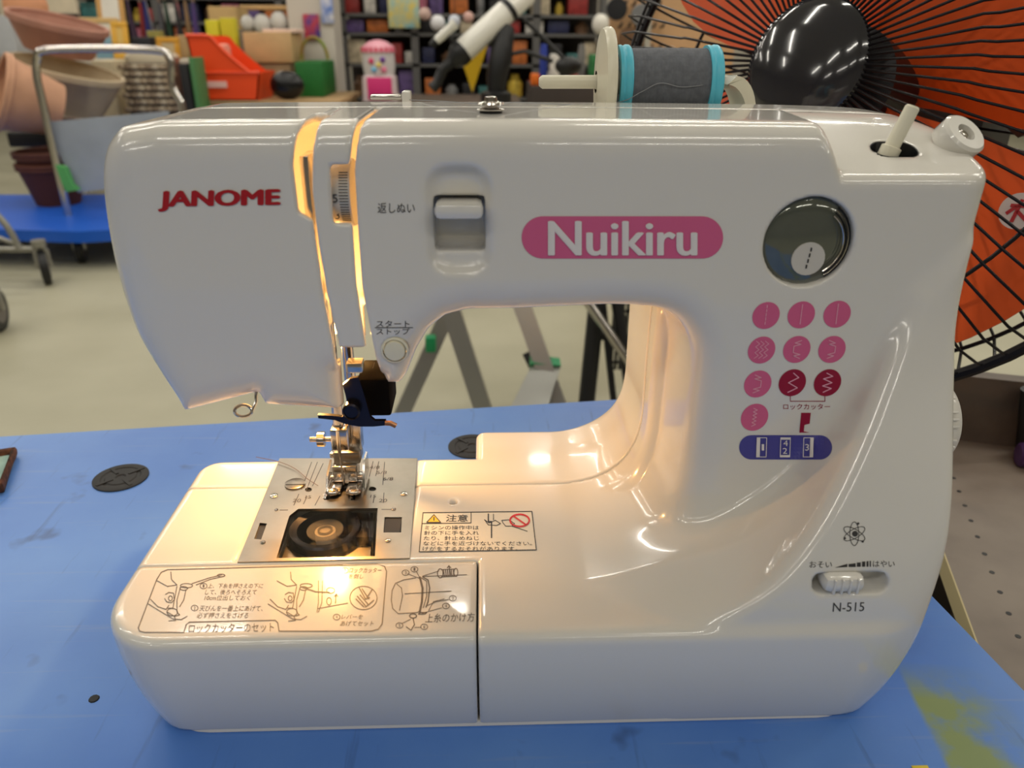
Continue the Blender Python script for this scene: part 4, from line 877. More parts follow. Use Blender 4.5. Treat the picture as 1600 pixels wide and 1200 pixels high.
# --- stepladder seen through the opening under the arm
ld = thing('stepladder', 'aluminium stepladder with green step ends behind the blue platform', 'ladder', (.05, 1.75, FLOOR))
def down(p, q, z=FLOOR+.0): p, q = Vector(p), Vector(q); return p+(q-p)*((z-p.z)/(q.z-p.z))
TOPS = []
def rail(pa, pb, w_, t_, m, name, parent, Y0, Y1=None, up=.5):
    a = Vector(onY(*pa, Y0)); b = Vector(onY(*pb, Y1 or Y0)); e = down(a, b); s = down(a, b, -.03) if up > .3 else a+(a-b).normalized()*up; TOPS.append(s)
    d_ = (e-s).normalized(); u = Vector((d_.z, 0, -d_.x)).normalized()*w_/2; v = d_.cross(u.normalized())*t_/2
    return MB().hull2([s+u+v, s-u+v, s-u-v, s+u-v], [e+u+v, e-u+v, e-u-v, e+u-v]).build(name, m, parent)
rail((709, 497), (752, 630), .045, .022, M_alu, 'front_rail', ld, 1.50, 1.46, .6)
rail((690, 510), (632, 638), .040, .022, M_alu, 'rear_rail', ld, 1.60, 1.54, .2)
rail((822, 495), (846, 562), .045, .022, M_alu, 'front_rail', ld, 1.58, 1.54, .6)
rail((838, 575), (862, 625), .035, .022, M_blk, 'rear_rail', ld, 1.66, 1.62, .05)
t0_, t1_ = TOPS[0], TOPS[2]; MB().cham((min(t0_.x, t1_.x)-.05, min(t0_.y, t1_.y)-.04, -.035), (max(t0_.x, t1_.x)+.05, max(t0_.y, t1_.y)+.12, -.005), .006).build('top_step', M_alu, ld)
ta = [Vector(onY(px, py, Y_)) for px, py, Y_ in ((829, 573, 1.53), (876, 573, 1.53), (854, 640, 1.42), (796, 640, 1.42))]
MB().hull2([p+Vector((0, .02, -.02)) for p in ta], ta).build('tread', M_alu, ld)
MB().hull2([p for p in (ta[0]+Vector((0, -.006, .012)), ta[1]+Vector((0, -.006, .006)), ta[1]+Vector((0, .02, -.014)), ta[0]+Vector((0, .02, -.014)))], [p for p in (ta[0]+Vector((0, .03, .022)), ta[1]+Vector((.0, .03, .012)), ta[1]+Vector((0, .05, -.012)), ta[0]+Vector((0, .05, -.012)))]).build('step_end', M_green, ld)
p = Vector(onY(672, 540, 1.50)); MB().cham((p.x-.012, p.y, p.z-.02), (p.x+.014, p.y+.03, p.z+.02), .004).build('step_end', M_green, ld)
# --- black folding carrier to its right
fcart = thing('folding_carrier', 'black tubular folding carrier with a wire mesh basket beside the stepladder', 'cart', (.36, 2.0, FLOOR))
for pa, pb, r_ in (((930, 497), (917, 625), .022), ((947, 520), (958, 620), .009), ((968, 497), (985, 610), .016)):
    a = Vector(onY(*pa, 1.58)); b = Vector(onY(*pb, 1.54)); MB().tube([a+(a-b)*.9, a, b, down(a, b)], r_, 12).build('frame_tube', M_blk, fcart)
a = Vector(onY(936, 497, 1.53)); b = Vector(onY(995, 583, 1.5)); MB().tube([a+(a-b)*.6, b+(b-a)*.3], .013, 12).build('chrome_tube', M_chrome, fcart)
a = Vector(onY(928, 522, 1.58)); b = Vector(onY(975, 524, 1.58)); MB().tube([a, b], .016, 10).build('cross_tube', M_blk, fcart)
for k in range(12):
    x = onY(960+7*k, 490, 1.68); MB().box((x[0]-.004, 1.68, FLOOR+.10), (x[0]+.004, 1.688, .02)).build('mesh_wire', M_blk, fcart)
for k in range(8):
    x = onY(958, 490, 1.68); MB().box((x[0], 1.676, FLOOR+.12+.075*k), (x[0]+.40, 1.682, FLOOR+.127+.075*k)).build('mesh_wire', M_blk, fcart)
# --- hand trolley
TZ = FLOOR+.17
tb_ = Vector(onZ(107, 336, TZ)); tr = thing('hand_trolley', 'blue deck hand trolley with a bent chrome handle', 'trolley', (tb_.x, tb_.y, FLOOR))
tc_ = Vector(onZ(121, 362, TZ)); ang = math.radians(10); du = Vector((math.cos(ang), math.sin(ang), 0)); dv = Vector((-du.y, du.x, 0))
dk = [tc_, tc_+du*.62*1.0+dv*0, tc_+du*.62+dv*.95, tc_+dv*.95-du*.02]
dk = [tc_+Vector((-.95, .13, 0)), tc_, tc_+Vector((.62, .16, 0)), tc_+Vector((.56, .86, 0)), tc_+Vector((-.95, .83, 0))]
MB().hull2([p-Vector((0, 0, .05)) for p in dk], dk).build('deck', mat('trolley_blue', (28, 92, 200), .4), tr)
htop = .0
hl0_ = Vector(onY(57, 120, tb_.y)); hr0 = Vector(onY(268, 110, tb_.y+.05)); zt = onY(165, 78, tb_.y)[2]
hx0 = tb_.x; 
pbr = tb_+Vector((.60, .05, 0))
hp = [tb_, Vector((hl0_.x, tb_.y, zt-.12)), Vector((hl0_.x+.02, tb_.y, zt-.04)), Vector((hl0_.x+.09, tb_.y, zt)), Vector((hr0.x-.07, tb_.y+.05, zt)), Vector((hr0.x+.0, tb_.y+.05, zt-.04)), Vector((hr0.x-.01, tb_.y+.05, zt-.14)), Vector((hr0.x+.02, tb_.y+.05, zt-.22)), Vector((hr0.x+.02, tb_.y+.05, TZ))]
MB().tube([tb_]+catmull(hp[1:-1], 6)+[hp[-1]], .017, 16).build('handle', M_chrome, tr)
x0, x1_, z0, z1 = span(80, 188, 262, 300, tb_.y+.02)
pn = [Vector((x0, tb_.y+.025, z1-.01)), Vector((x1_+.02, tb_.y+.06, z1+.035)), Vector((x1_+.02, tb_.y+.06, z0+.05)), Vector((x0+.08, tb_.y+.025, z0-.005))]
MB().hull2(pn, [p+Vector((0, .012, 0)) for p in pn]).build('side_panel', mat('grey_panel', (158, 166, 178), .45, var=.08, scale=6), tr)
gt = [Vector(onY(*p_, tb_.y-.02)) for p_ in ((86, 257), (102, 262), (112, 288), (122, 297), (104, 300), (96, 285))]
MB().hull2(gt, [p+Vector((0, .03, 0)) for p in gt]).build('green_tape', mat('green_tape', (90, 170, 95), .6), tr)
def caster(parent, c, r, wd, ang=0., fork=True, fm=None):
    ax = Vector((math.cos(ang), math.sin(ang), 0)); c = Vector(c)
    wl = MB().lathe([(r*.5, -wd/2), (r*.95, -wd/2), (r, -wd*.3), (r, wd*.3), (r*.95, wd/2), (r*.5, wd/2)], c, ax, 28).build('wheel', M_blk, parent)
    MB().lathe([(r*.62, -wd/2-.002), (r*.62, wd/2+.002)], c, ax, 20).build('wheel_disc', mat('grey_wheel_disc', (110, 104, 100), .5), wl)
    for s_ in (-1, 1): 
        e = c+ax*s_*(wd/2+.006); MB().tube([e, e+Vector((0, 0, r*1.0))-ax*s_*.002, c+Vector((0, 0, r*1.35))], r*.16, 8).build('fork', fm or M_alu, parent)
    MB().lathe([(r*.4, 0), (r*.4, r*.35)], c+Vector((0, 0, r*1.25)), (0,0,1), 16).build('swivel', fm or M_alu, parent)
cw = onZ(120, 416, FLOOR); caster(tr, (cw[0], cw[1]+.06, FLOOR+.062), .062, .03, .3)
caster(tr, (cw[0]+.45, cw[1]+.2, FLOOR+.062), .062, .03, .3)
caster(tr, (cw[0]-.7, cw[1]+.2, FLOOR+.062), .062, .03, .3)
# --- shopping cart at the left edge
sc1 = Vector(onZ(76, 443, FLOOR)); sc2 = Vector(onZ(2, 516, FLOOR)); sct = thing('shopping_cart', 'grey wire shopping cart with rubber casters beside the trolley', 'shopping cart', (sc1.x-.2, sc1.y-.2, FLOOR))
caster(sct, sc1+Vector((0, 0, .07)), .07, .03, .5, fm=mat('cart_grey', (150, 148, 140), .4, .6)); caster(sct, sc2+Vector((0, 0, .075)), .075, .03, .2, fm=mat('cart_grey', (150, 148, 140), .4, .6))
M_cg = mat('cart_grey', (150, 148, 140), .4, .6)
a = sc1+Vector((-.02, 0, .145)); MB().tube(catmull([a, a+Vector((-.10, .0, .0)), a+Vector((-.25, .02, .0)), a+Vector((-.6, .1, .0))], 6), .012, 10).build('base_tube', M_cg, sct)
MB().tube(catmull([a+Vector((-.06, 0, 0)), a+Vector((-.09, .0, .10)), a+Vector((-.16, 0, .20)), a+Vector((-.30, 0, .38))], 6), .013, 10).build('side_tube', M_cg, sct)
MB().tube([a+Vector((-.05, 0, .01)), a+Vector((-.22, .05, .06)), a+Vector((-.45, .1, .10))], .010, 10).build('base_tube', M_cg, sct)
b = sc2+Vector((0, 0, .15)); MB().tube([b, b+Vector((-.10, .1, .02)), a+Vector((-.45, .0, .02))], .012, 10).build('base_tube', M_cg, sct)
for k in range(5): MB().tube([a+Vector((-.30, .04*k-.1, .38)), a+Vector((-.75, .04*k-.1, .40))], .004, 6).build('basket_wire', M_cg, sct)
# --- flower pots piled on the trolley
def pot(name, label, c, axis, prof, rgb, sy=1., roll=0., cat='flower pot', group=None):
    t = thing(name, label, cat, c, group); m = mat('pot_%d_%d_%d' % rgb, rgb, .65, var=.08, scale=9)
    mb = MB().lathe(prof, (0,0,0), (0,0,1), 40, cap=False); a = Vector(axis).normalized()
    M = Matrix.Translation(Vector(c)) @ Vector((0,0,1)).rotation_difference(a).to_matrix().to_4x4() @ Matrix.Rotation(roll, 4, 'Z') @ Matrix.Diagonal((1, sy, 1, 1))
    mb.xf(M).build('pot_wall', m, t, 40)
    rr, hh = max(prof, key=lambda p: p[1]); MB().tube([(rr*math.cos(k*math.pi/20), rr*math.sin(k*math.pi/20), hh-.008) for k in range(40)], .011, 8, True).xf(M).build('pot_rim', m, t)
    return t
def potprof(rb, rt_, h, w_=.008): return [(.01, w_), (rb-w_, w_), (rt_-w_, h), (rt_, h), (rt_, h-.03), (rt_-.012, h-.035), (rb, 0), (.01, 0)]
pk = Vector(onZ(70, 333, TZ))
pot('plant_pot', 'dark brown plastic plant pot standing on the blue trolley deck', (pk.x-.05, pk.y+.24, TZ), (0,0,1), potprof(.10, .155, .20), (92, 48, 34))
pot('plant_pot', 'dark brown plant pot nested in the one on the trolley deck', (pk.x-.05, pk.y+.24, TZ+.055), (0,0,1), potprof(.10, .155, .20), (84, 44, 32))
x0, x1_, z0, z1 = span(-30, 200, 78, 250, pk.y+.2)
tag(MB().cham((x0, pk.y+.42, z0+.03), (x1_, pk.y+.56, z1-.045), .01).build('black_crate', mat('black_crate_plastic', (22, 20, 20), .6)), 'black plastic crate under the pile of terracotta planters', 'crate')
q = onY(30, 150, pk.y+.15)
pot('plant_pot', 'pale terracotta pot tipped on its side with its mouth facing outward', Vector(onY(92, 172, pk.y+.30)), (-.80, -.60, .40), potprof(.12, .18, .25), (196, 148, 118))
pot('oval_planter', 'beige oval planter with a broad flat rim tilted on the pile', Vector(onY(105, 172, pk.y+.64)), (.28, -.12, 1), potprof(.17, .27, .22), (196, 178, 148), .6, .2, 'planter')
pot('oval_planter', 'pinkish brown oval planter with arched relief on top of the beige one', Vector(onY(92, 82, pk.y+.68)), (.26, -.12, 1), potprof(.16, .235, .16), (176, 128, 110), .6, .2, 'planter')
pot('plant_pot', 'mauve brown round pot bottom under the beige oval planter', Vector(onY(118, 240, pk.y+.75)), (.25, -.1, 1), potprof(.10, .16, .15), (138, 112, 104))
# --- far tables, racks and goods
def goods(name, label, cat, x0, y0, x1_, y1_, Y, dep, rgb, rough=.6, b=.006, zb=None, group=None, rgb2=None, rot=0.):
    a, c, z0, z1 = span(x0, y0, x1_, y1_, Y)
    if zb is not None: z0 = zb
    m = mat('goods_%d_%d_%d' % tuple(rgb), rgb, rough, rgb2=rgb2, scale=14, var=0 if rgb2 else .06)
    mb = MB().cham((-(c-a)/2, 0, z0), ((c-a)/2, dep, z1), min(b, (c-a)*.2, (z1-z0)*.2))
    mb.xf(Matrix.Translation(((a+c)/2, Y, 0)) @ Matrix.Rotation(rot, 4, 'Z'))
    return tag(mb.build(name, m), label, cat, group)
def table(name, label, x0, x1_, ytop, Y, dep, rgb, thick=.03):
    a, c, z0, z1 = span(x0, ytop, x1_, ytop+1, Y); t = thing(name, label, 'table', ((a+c)/2, Y+dep/2, FLOOR)); m = mat('table_%d' % rgb[0], rgb, .5)
    MB().cham((a, Y, z1-thick), (c, Y+dep, z1), .004).build('table_top', m, t)
    for xx in (a+.04, c-.04):
        for yy in (Y+.05, Y+dep-.05): MB().box((xx-.02, yy-.02, FLOOR), (xx+.02, yy+.02, z1-thick)).build('leg', m, t)
    return z1
zA = table('display_table', 'white topped display table carrying picture frames', 70, 312, 92, 4.7, .7, (206, 200, 186))
zB = table('display_table', 'low wooden display table carrying the orange basket', 312, 530, 158, 4.2, .8, (170, 140, 100))
zC = table('display_table', 'dark low display bench under the toy gumball machine', 562, 815, 160, 4.6, .7, (96, 84, 74))
goods('frame_box', 'black box file standing on the white display table', 'box', 207, 58, 237, 92, 4.74, .15, (26, 26, 32), zb=zA)
def frame(label, x0, y0, x1_, y1_, Y, rim, pic, zb=None, lean=.18, bw=.03):
    a, c, z0, z1 = span(x0, y0, x1_, y1_, Y); z0 = zb if zb is not None else z0
    t = thing('picture_frame', label, 'picture frame', ((a+c)/2, Y, z0)); M = Matrix.Translation(((a+c)/2, Y, z0)) @ Matrix.Rotation(-lean, 4, 'X'); w_, h_ = (c-a)/2, z1-z0; m = mat('frame_%d_%d' % (rim[0], rim[2]), rim, .5)
    for lo, hi in (((-w_, 0, 0), (w_, .02, bw)), ((-w_, 0, h_-bw), (w_, .02, h_)), ((-w_, 0, bw), (-w_+bw, .02, h_-bw)), ((w_-bw, 0, bw), (w_, .02, h_-bw))): MB().cham(lo, hi, .004).xf(M).build('frame_bar', m, t)
    MB().box((-w_+bw, .006, bw), (w_-bw, .012, h_-bw)).xf(M).build('picture', mat('pic_%d_%d_%d' % pic, pic, .4, var=.1, scale=5), t)
frame('large light wood frame with a pale picture and blue lower band', 122, 26, 184, 92, 4.78, (206, 170, 110), (222, 216, 200), zA)
frame('tall wood framed white board leaning behind the pale picture', 143, -30, 186, 40, 5.2, (196, 150, 84), (226, 222, 212), zA)
frame('slim gold frame with a cream picture beside the black box', 243, 57, 279, 92, 4.74, (206, 150, 40), (190, 170, 130), zA)
frame('orange edged frame with a golden picture before the blue pictured one', 172, 32, 198, 92, 4.70, (222, 170, 60), (214, 180, 100), zA)
goods('blue_card', 'light blue picture card at the foot of the pale frame', 'card', 147, 55, 178, 92, 4.73, .02, (134, 172, 190), zb=zA)
goods('small_box', 'small white box in front of the black box file', 'box', 200, 80, 231, 92, 4.66, .06, (216, 214, 208), zb=zA)
goods('small_box', 'olive and yellow packet between the frames on the white table', 'box', 232, 48, 252, 92, 4.9, .08, (150, 140, 70), zb=zA)
goods('tan_box', 'tan carton behind the gold frame on the white table', 'box', 278, 55, 305, 92, 4.9, .2, (176, 146, 104), zb=zA)
goods('grey_box', 'grey box high at the edge behind the planters', 'box', -12, 24, 18, 62, 4.5, .3, (170, 172, 174), zb=FLOOR)
goods('white_board', 'cream backing board behind the grey box and planters', 'board', 0, -20, 120, 60, 5.6, .05, (196, 184, 160), zb=FLOOR)
t = pot('fluffy_pot', 'dark brown wicker pot behind the pinkish planter', Vector((onY(97, 60, 4.9)[0], 4.9, zA)), (0, 0, 1), potprof(.09, .12, .24), (58, 42, 38))
tag(MB().ball(onY(40, 10, 5.0), .13, 20, 12, (1, .6, 1.1)).build('orange_lamp_shade', mat('salmon_shade', (226, 160, 120), .6)), 'salmon paper lamp shade hanging beyond the planters', 'lamp shade')
# umbrellas and rods standing in a bundle
RC = [('navy', (30, 34, 70)), ('jet black', (18, 18, 20)), ('plum', (62, 44, 66)), ('dull red', (150, 56, 56)), ('deep blue', (40, 44, 110)), ('silver', (140, 140, 146)), ('mid grey', (84, 84, 90)), ('dark brown', (52, 38, 34)), ('bottle green', (30, 58, 44)), ('pink striped', (190, 120, 130)), ('charcoal', (40, 40, 44)), ('tan', (150, 120, 86)), ('violet', (80, 60, 120)), ('slate blue', (70, 82, 104))]
for k, (nm, c) in enumerate(RC):
    yy = 5.75+.07*(k % 2); b = Vector(onY(186+9.2*k, 0, yy)); lean = .03*math.sin(k*2.3)
    um = thing('folded_umbrella', nm+' folded umbrella standing in the bundle behind the white table', 'umbrella', (b.x, yy, FLOOR), 'folded umbrellas in the bundle')
    MB().tube([(b.x, yy, FLOOR), (b.x, yy, FLOOR+.25), (b.x+lean*.5, yy, FLOOR+.9), (b.x+lean, yy, FLOOR+1.15)], [.004, .012, .024, .008], 12).build('canopy', mat('brolly_%d' % k, c, .4, .1), um)
    MB().tube([(b.x+lean, yy, FLOOR+1.14), (b.x+lean, yy, FLOOR+1.28)], .006 if k % 3 else .012, 8).build('grip', mat('brolly_grip', (120, 100, 90), .4), um)
# pebble bag and boxes under the table
a, c, z0, z1 = span(182, 100, 274, 178, 4.2)
st = thing('pebble_bag', 'clear bag of brown and cream pebbles beside the trolley handle', 'bag', ((a+c)/2, 4.3, FLOOR))
MB().loft([[(x, y, z) for x, y in rrect((a+c)/2, 4.36, (c-a)/2*s_, .09*s_, .05, 4)] for z, s_ in ((FLOOR, .9), (z0, 1.), (z0+.1, 1.02), (z1-.03, .98), (z1, .9))]).build('bag_wall', mat('bag_brown', (84, 72, 60), .6), st)
vo = MB()
rows = 7
for i in range(rows):
    for j in range(8):
        x = a+(c-a)*(j+.5+.4*(i % 2))/8.6; z = z0+(z1-z0)*(i+.5)/rows
        MB().ball((x, 4.265, z), .021, 10, 6, (1.1, .55, .8)).build('pebble', mat('pebble_%d' % ((i*3+j) % 3), [(166, 148, 122), (140, 122, 100), (186, 172, 148)][(i*3+j) % 3], .6), st)
MB().loft([[(x, y, z) for x, y in rrect((a+c)/2, 4.36, (c-a)/2*s_, .05*s_, .03, 4)] for z, s_ in ((z1, .85), (z1+.03, .92), (z1+.05, .8))]).build('bag_top', mat('bag_cream', (206, 196, 172), .6), st)
goods('cream_carton', 'cream carton standing left of the pebble bag', 'carton', 150, 95, 179, 182, 4.4, .25, (206, 192, 160), zb=FLOOR)
goods('dark_case', 'black slim case standing right of the pebble bag', 'case', 284, 100, 298, 176, 4.0, .17, (20, 20, 22), zb=FLOOR)
goods('green_board', 'green edged board beside the orange basket', 'board', 300, 90, 307, 170, 4.0, .17, (70, 120, 70), zb=FLOOR)
# orange basket: swept front edge, open top
a, c, z0, z1 = span(306, 56, 411, 157, 4.3); z0 = zB; ob = thing('shopping_basket', 'orange plastic shopping basket with a swept high side', 'basket', ((a+c)/2, 4.45, z0))
M_or = mat('orange_basket', (238, 76, 28), .4)
def prof_z(u): return z0+(z1-z0)*(1. if u < .35 else max(.44, 1-.56*((u-.35)/.5)**.8 if u < .85 else .44))
for yy, nm in ((4.22, 'front_wall'), (4.55, 'back_wall')):
    top_ = [(a+(c-a)*u, prof_z(u)) for u in [i/14 for i in range(15)]]
    MB().prism([(a+.03, z0), (c-.03, z0)]+top_[::-1], yy, yy+.008, 'y').build(nm, M_or, ob)
MB().hull2([(a+.03, 4.22, z0), (a+.03, 4.555, z0), (a, 4.555, z1), (a, 4.22, z1)], [(a+.038, 4.22, z0), (a+.038, 4.555, z0), (a+.008, 4.555, z1), (a+.008, 4.22, z1)]).build('side_wall', M_or, ob)
zr = prof_z(1.); MB().hull2([(c-.03, 4.22, z0), (c-.03, 4.555, z0), (c, 4.555, zr), (c, 4.22, zr)], [(c-.038, 4.22, z0), (c-.038, 4.555, z0), (c-.008, 4.555, zr), (c-.008, 4.22, zr)]).build('side_wall', M_or, ob)
MB().box((a+.03, 4.22, z0), (c-.03, 4.555, z0+.008)).build('basket_floor', M_or, ob)
MB().tube([(x, 4.222, z) for x, z in [(a+(c-a)*u, prof_z(u)) for u in [i/14 for i in range(15)]]], .010, 8).build('rim', M_or, ob)
MB().tube([(a-.002, 4.218, zr+.0), (c+.002, 4.218, zr)], .006, 8).build('band', M_or, ob)
pp = span(322, 127, 354, 137, 4.21); MB().box((pp[0], 4.214, pp[2]), (pp[1], 4.219, pp[3])).build('print', mat('basket_print', (240, 190, 180), .5), ob)
pp = span(320, 68, 362, 108, 4.4); MB().cham((pp[0], 4.30, pp[2]), (pp[1], 4.42, pp[3]), .02).build('packed_cloth', mat('pink_cloth', (232, 150, 130), .8, var=.15, scale=20), ob)
goods('yellow_box', 'lime yellow carton behind the orange basket', 'box', 322, 31, 342, 70, 4.61, .07, (206, 200, 40), zb=zB)
goods('yellow_box', 'lime yellow carton with orange print beside the tan case', 'box', 345, 28, 368, 74, 4.61, .07, (198, 190, 36), zb=zB)
goods('wood_crate', 'pale wooden crate behind the lime cartons', 'crate', 326, 10, 370, 45, 5.45, .3, (190, 158, 104), zb=FLOOR)
goods('tan_case', 'tan cardboard carton on the low wooden table', 'carton', 381, 50, 456, 98, 4.6, .32, (196, 164, 116), zb=None)
goods('carton_stand', 'brown carton lying under the tan carton', 'carton', 404, 99, 456, 158, 4.62, .33, (166, 140, 104), zb=zB)
goods('green_cloth_box', 'dark green cloth covered box beside the white pillar', 'box', 463, 97, 505, 158, 4.5, .40, (24, 104, 40), zb=zB)
goods('pink_sheet', 'pale pink folded sheet lying on the tan carton', 'cloth', 410, 45, 462, 51, 4.62, .25, (236, 206, 190))
tag(MB().ball((onY(450, 145, 4.32)[0], 4.32, zB+.075), .09, 20, 12, (1.05, .7, .85)).build('black_bag', mat('black_vinyl', (16, 16, 18), .25, bump=.8, scale=12)), 'black vinyl bag slumped beside the orange basket', 'bag')
gxa, gxb, gza, gzb = span(463, 97, 505, 158, 4.5)
tag(MB().tube([((gxa+gxb)/2+.078*math.cos(t_), 4.7, gzb+.008+.12*math.sin(t_)) for t_ in [math.pi*i/12 for i in range(13)]], .010, 10).build('red_green_hoop', mat('hoop', (170, 50, 40), .5, rgb2=(90, 170, 60), scale=6)), 'red and green hoop standing on the green box', 'hoop')
for k, (x0, y0, x1_, y1_) in enumerate(((376, 22, 398, 50), (396, 26, 424, 50), (422, 20, 450, 48))):
    cpt = onY((x0+x1_)/2, (y0+y1_)/2, 5.0); w_ = (onY(x1_, 30, 5.0)[0]-onY(x0, 30, 5.0)[0])/2
    tag(MB().ball(cpt, w_, 14, 9, (1, .7, 1.1)).build('plastic_bag', mat('frosted_bag', (208, 206, 202), .35, bump=1., scale=25)), ['crumpled white plastic bag next to the lime yellow cartons', 'crumpled white plastic bag between two others behind the tan carton', 'crumpled white plastic bag next to the white pillar'][k], 'bag', 'white plastic bags')
goods('wood_shelf', 'pale wooden wall shelf above the plastic bags', 'shelf', 374, 8, 454, 15, 4.98, .25, (196, 160, 110))
goods('bag_stand', 'dim brown cabinet carrying the plastic bags', 'cabinet', 372, 46, 456, 160, 5.0, .3, (110, 96, 84), zb=FLOOR)
# pillar with hanging packets
a, c, z0, z1 = span(452, -60, 522, 160, 4.95); struct(MB().box((a, 4.95, FLOOR), (c, 5.25, FLOOR+3)).build('trim_1', mat('pillar_paint', (200, 194, 184), .6), None, 0))
goods('hanging_packet', 'red and blue packet hanging on the white pillar', 'packet', 474, 22, 499, 63, 4.93, .02, (200, 60, 50), rgb2=(40, 60, 140))
goods('hanging_packet', 'blue and white packet hanging on the white pillar edge', 'packet', 501, -10, 520, 37, 4.93, .02, (80, 120, 200), rgb2=(225, 225, 230))
# steel rack with goods
cols = [('red', (150, 48, 46)), ('white', (206, 202, 196)), ('navy', (40, 44, 78)), ('brown', (106, 78, 56)), ('pink', (196, 112, 136)), ('violet', (100, 80, 132)), ('orange', (190, 108, 52)), ('grey', (124, 124, 124)), ('black', (26, 26, 30)), ('teal', (56, 108, 108)), ('cream', (196, 182, 156)), ('yellow', (190, 162, 62))]
names = ['second', 'third', 'fourth', 'lowest']
def rack(RY, posts, x0, x1_, pys, rlabel, slabel, kk, part):
    rk = thing('steel_rack', rlabel, 'rack', (onY((x0+x1_)/2, 50, RY)[0], RY+.2, FLOOR)); M_rk = mat('rack_steel', (112, 112, 112), .4, .6)
    for px in posts:
        x = onY(px, 50, RY)[0]; MB().box((x-.025, RY-.02, FLOOR), (x+.025, RY+.02, FLOOR+1.9)).build('post', M_rk, rk)
    xa, xb = onY(x0, 50, RY)[0], onY(x1_, 50, RY)[0]; shz = []
    for py in pys:
        z = onY((x0+x1_)/2, py, RY)[2]; shz.append(z); MB().box((xa, RY-.02, z-.02), (xb, RY+.42, z)).build('shelf', M_rk, rk)
    struct(MB().box((xa, RY+.44, FLOOR), (xb, RY+.46, FLOOR+2.2)).build(part, mat('dark_partition', (58, 52, 50), .8), None, 0))
    for si, z in enumerate(shz[1:]):
        x = xa+.04; top_z = shz[si]-.03; k0 = k = si*5+kk
        while x < xb-.12:
            wd_ = random.uniform(.07, .16); h_ = min((top_z-z)*.92, random.uniform(.07, .2)); nm, c = cols[k % 12]; k += 1
            if k % 4 == 0: mb = MB().lathe([(wd_*.36, 0), (wd_*.38, h_*.6), (wd_*.2, h_*.85), (wd_*.2, h_)], (x+wd_/2, RY+.10, z), (0,0,1), 18); kind = 'jar'
            else: mb = MB().cham((x, RY+.025, z), (x+wd_, RY+.22, z+h_), .006); kind = 'box'
            tag(mb.build('goods_'+kind, mat('rack_'+nm, c, .5, var=.25, scale=25)), '%s%s %s on the %s shelf of the %s' % ('' if k-k0 <= 12 else 'second ', nm, kind, names[si], slabel), kind, 'goods on the '+slabel)
            x += wd_+random.uniform(.012, .05)
rack(5.5, (536, 648, 838, 940), 530, 945, (-30, 22, 52, 100, 152), 'tall grey steel rack of assorted goods behind the telescope', 'steel rack', 0, 'wall_partition')
rack(6.6, (110, 250, 440), 104, 448, (-40, -5, 34, 72), 'tall grey steel rack of goods behind the folded umbrellas', 'rack behind the umbrellas', 3, 'wall_partition_rear')
goods('colour_poster', 'poster with blue sky and yellow ground on the steel rack', 'poster', 606, -15, 655, 44, 5.4, .015, (150, 200, 206), rgb2=(226, 206, 110))
# toy gumball machine
gx0, gx1, gz0, gz1 = span(561, 62, 618, 160, 4.65); gm = thing('toy_gumball_machine', 'clear toy dispenser with striped pink lid and pink base', 'toy', ((gx0+gx1)/2, 4.75, zC)); gcx = (gx0+gx1)/2; gr_ = (gx1-gx0)/2; H_ = gz1-zC
MB().loft([[(x, y, zC+z) for x, y in rrect(gcx, 4.75, gr_*s_, gr_*s_, .04, 4)] for z, s_ in ((0, .95), (H_*.40, .9), (H_*.42, .8))]).build('base', mat('toy_pale', (220, 200, 204), .4), gm)
MB().cham((gcx-gr_*.6, 4.75-gr_-.004, zC+.01), (gcx+gr_*.75, 4.75-gr_+.02, zC+H_*.40), .006).build('drawer', mat('toy_magenta', (210, 50, 120), .4), gm)
MB().lathe([(gr_*.85, H_*.42), (gr_*.92, H_*.6), (gr_*.88, H_*.82), (gr_*.7, H_*.84)], (gcx, 4.75, zC), (0,0,1), 28).build('globe', mat('toy_frost', (206, 200, 200), .2), gm)
MB().lathe([(gr_*.95, H_*.80), (gr_*.9, H_*.88), (gr_*.5, H_*.97), (gr_*.1, H_)], (gcx, 4.75, zC), (0,0,1), 28).build('lid', mat('toy_lid', (228, 160, 176), .4), gm)
for k in range(9):
    a_ = math.radians(200+17.5*k); MB().hull2([(gcx+gr_*.96*math.cos(a_+s_), 4.75+gr_*.96*math.sin(a_+s_), zC+H_*.805) for s_ in (-.07, .07)]+[(gcx+gr_*.92*math.cos(a_+s_), 4.75+gr_*.92*math.sin(a_+s_), zC+H_*.88) for s_ in (.07, -.07)], [(gcx+gr_*.98*math.cos(a_+s_), 4.75+gr_*.98*math.sin(a_+s_), zC+H_*.805) for s_ in (-.07, .07)]+[(gcx+gr_*.94*math.cos(a_+s_), 4.75+gr_*.94*math.sin(a_+s_), zC+H_*.88) for s_ in (.07, -.07)]).build('stripe', mat('toy_stripe', (214, 60, 90), .4), gm)
for k, (u, v, c) in enumerate(((-.35, .66, (214, 60, 110)), (.35, .68, (110, 60, 150)), (-.2, .52, (110, 180, 220)), (.4, .52, (220, 120, 150)), (.1, .6, (230, 210, 120)))):
    MB().ball((gcx+gr_*u*.9, 4.75-gr_*.86, zC+H_*v), gr_*.16, 12, 8).build('capsule', mat('capsule_%d' % k, c, .3), gm)
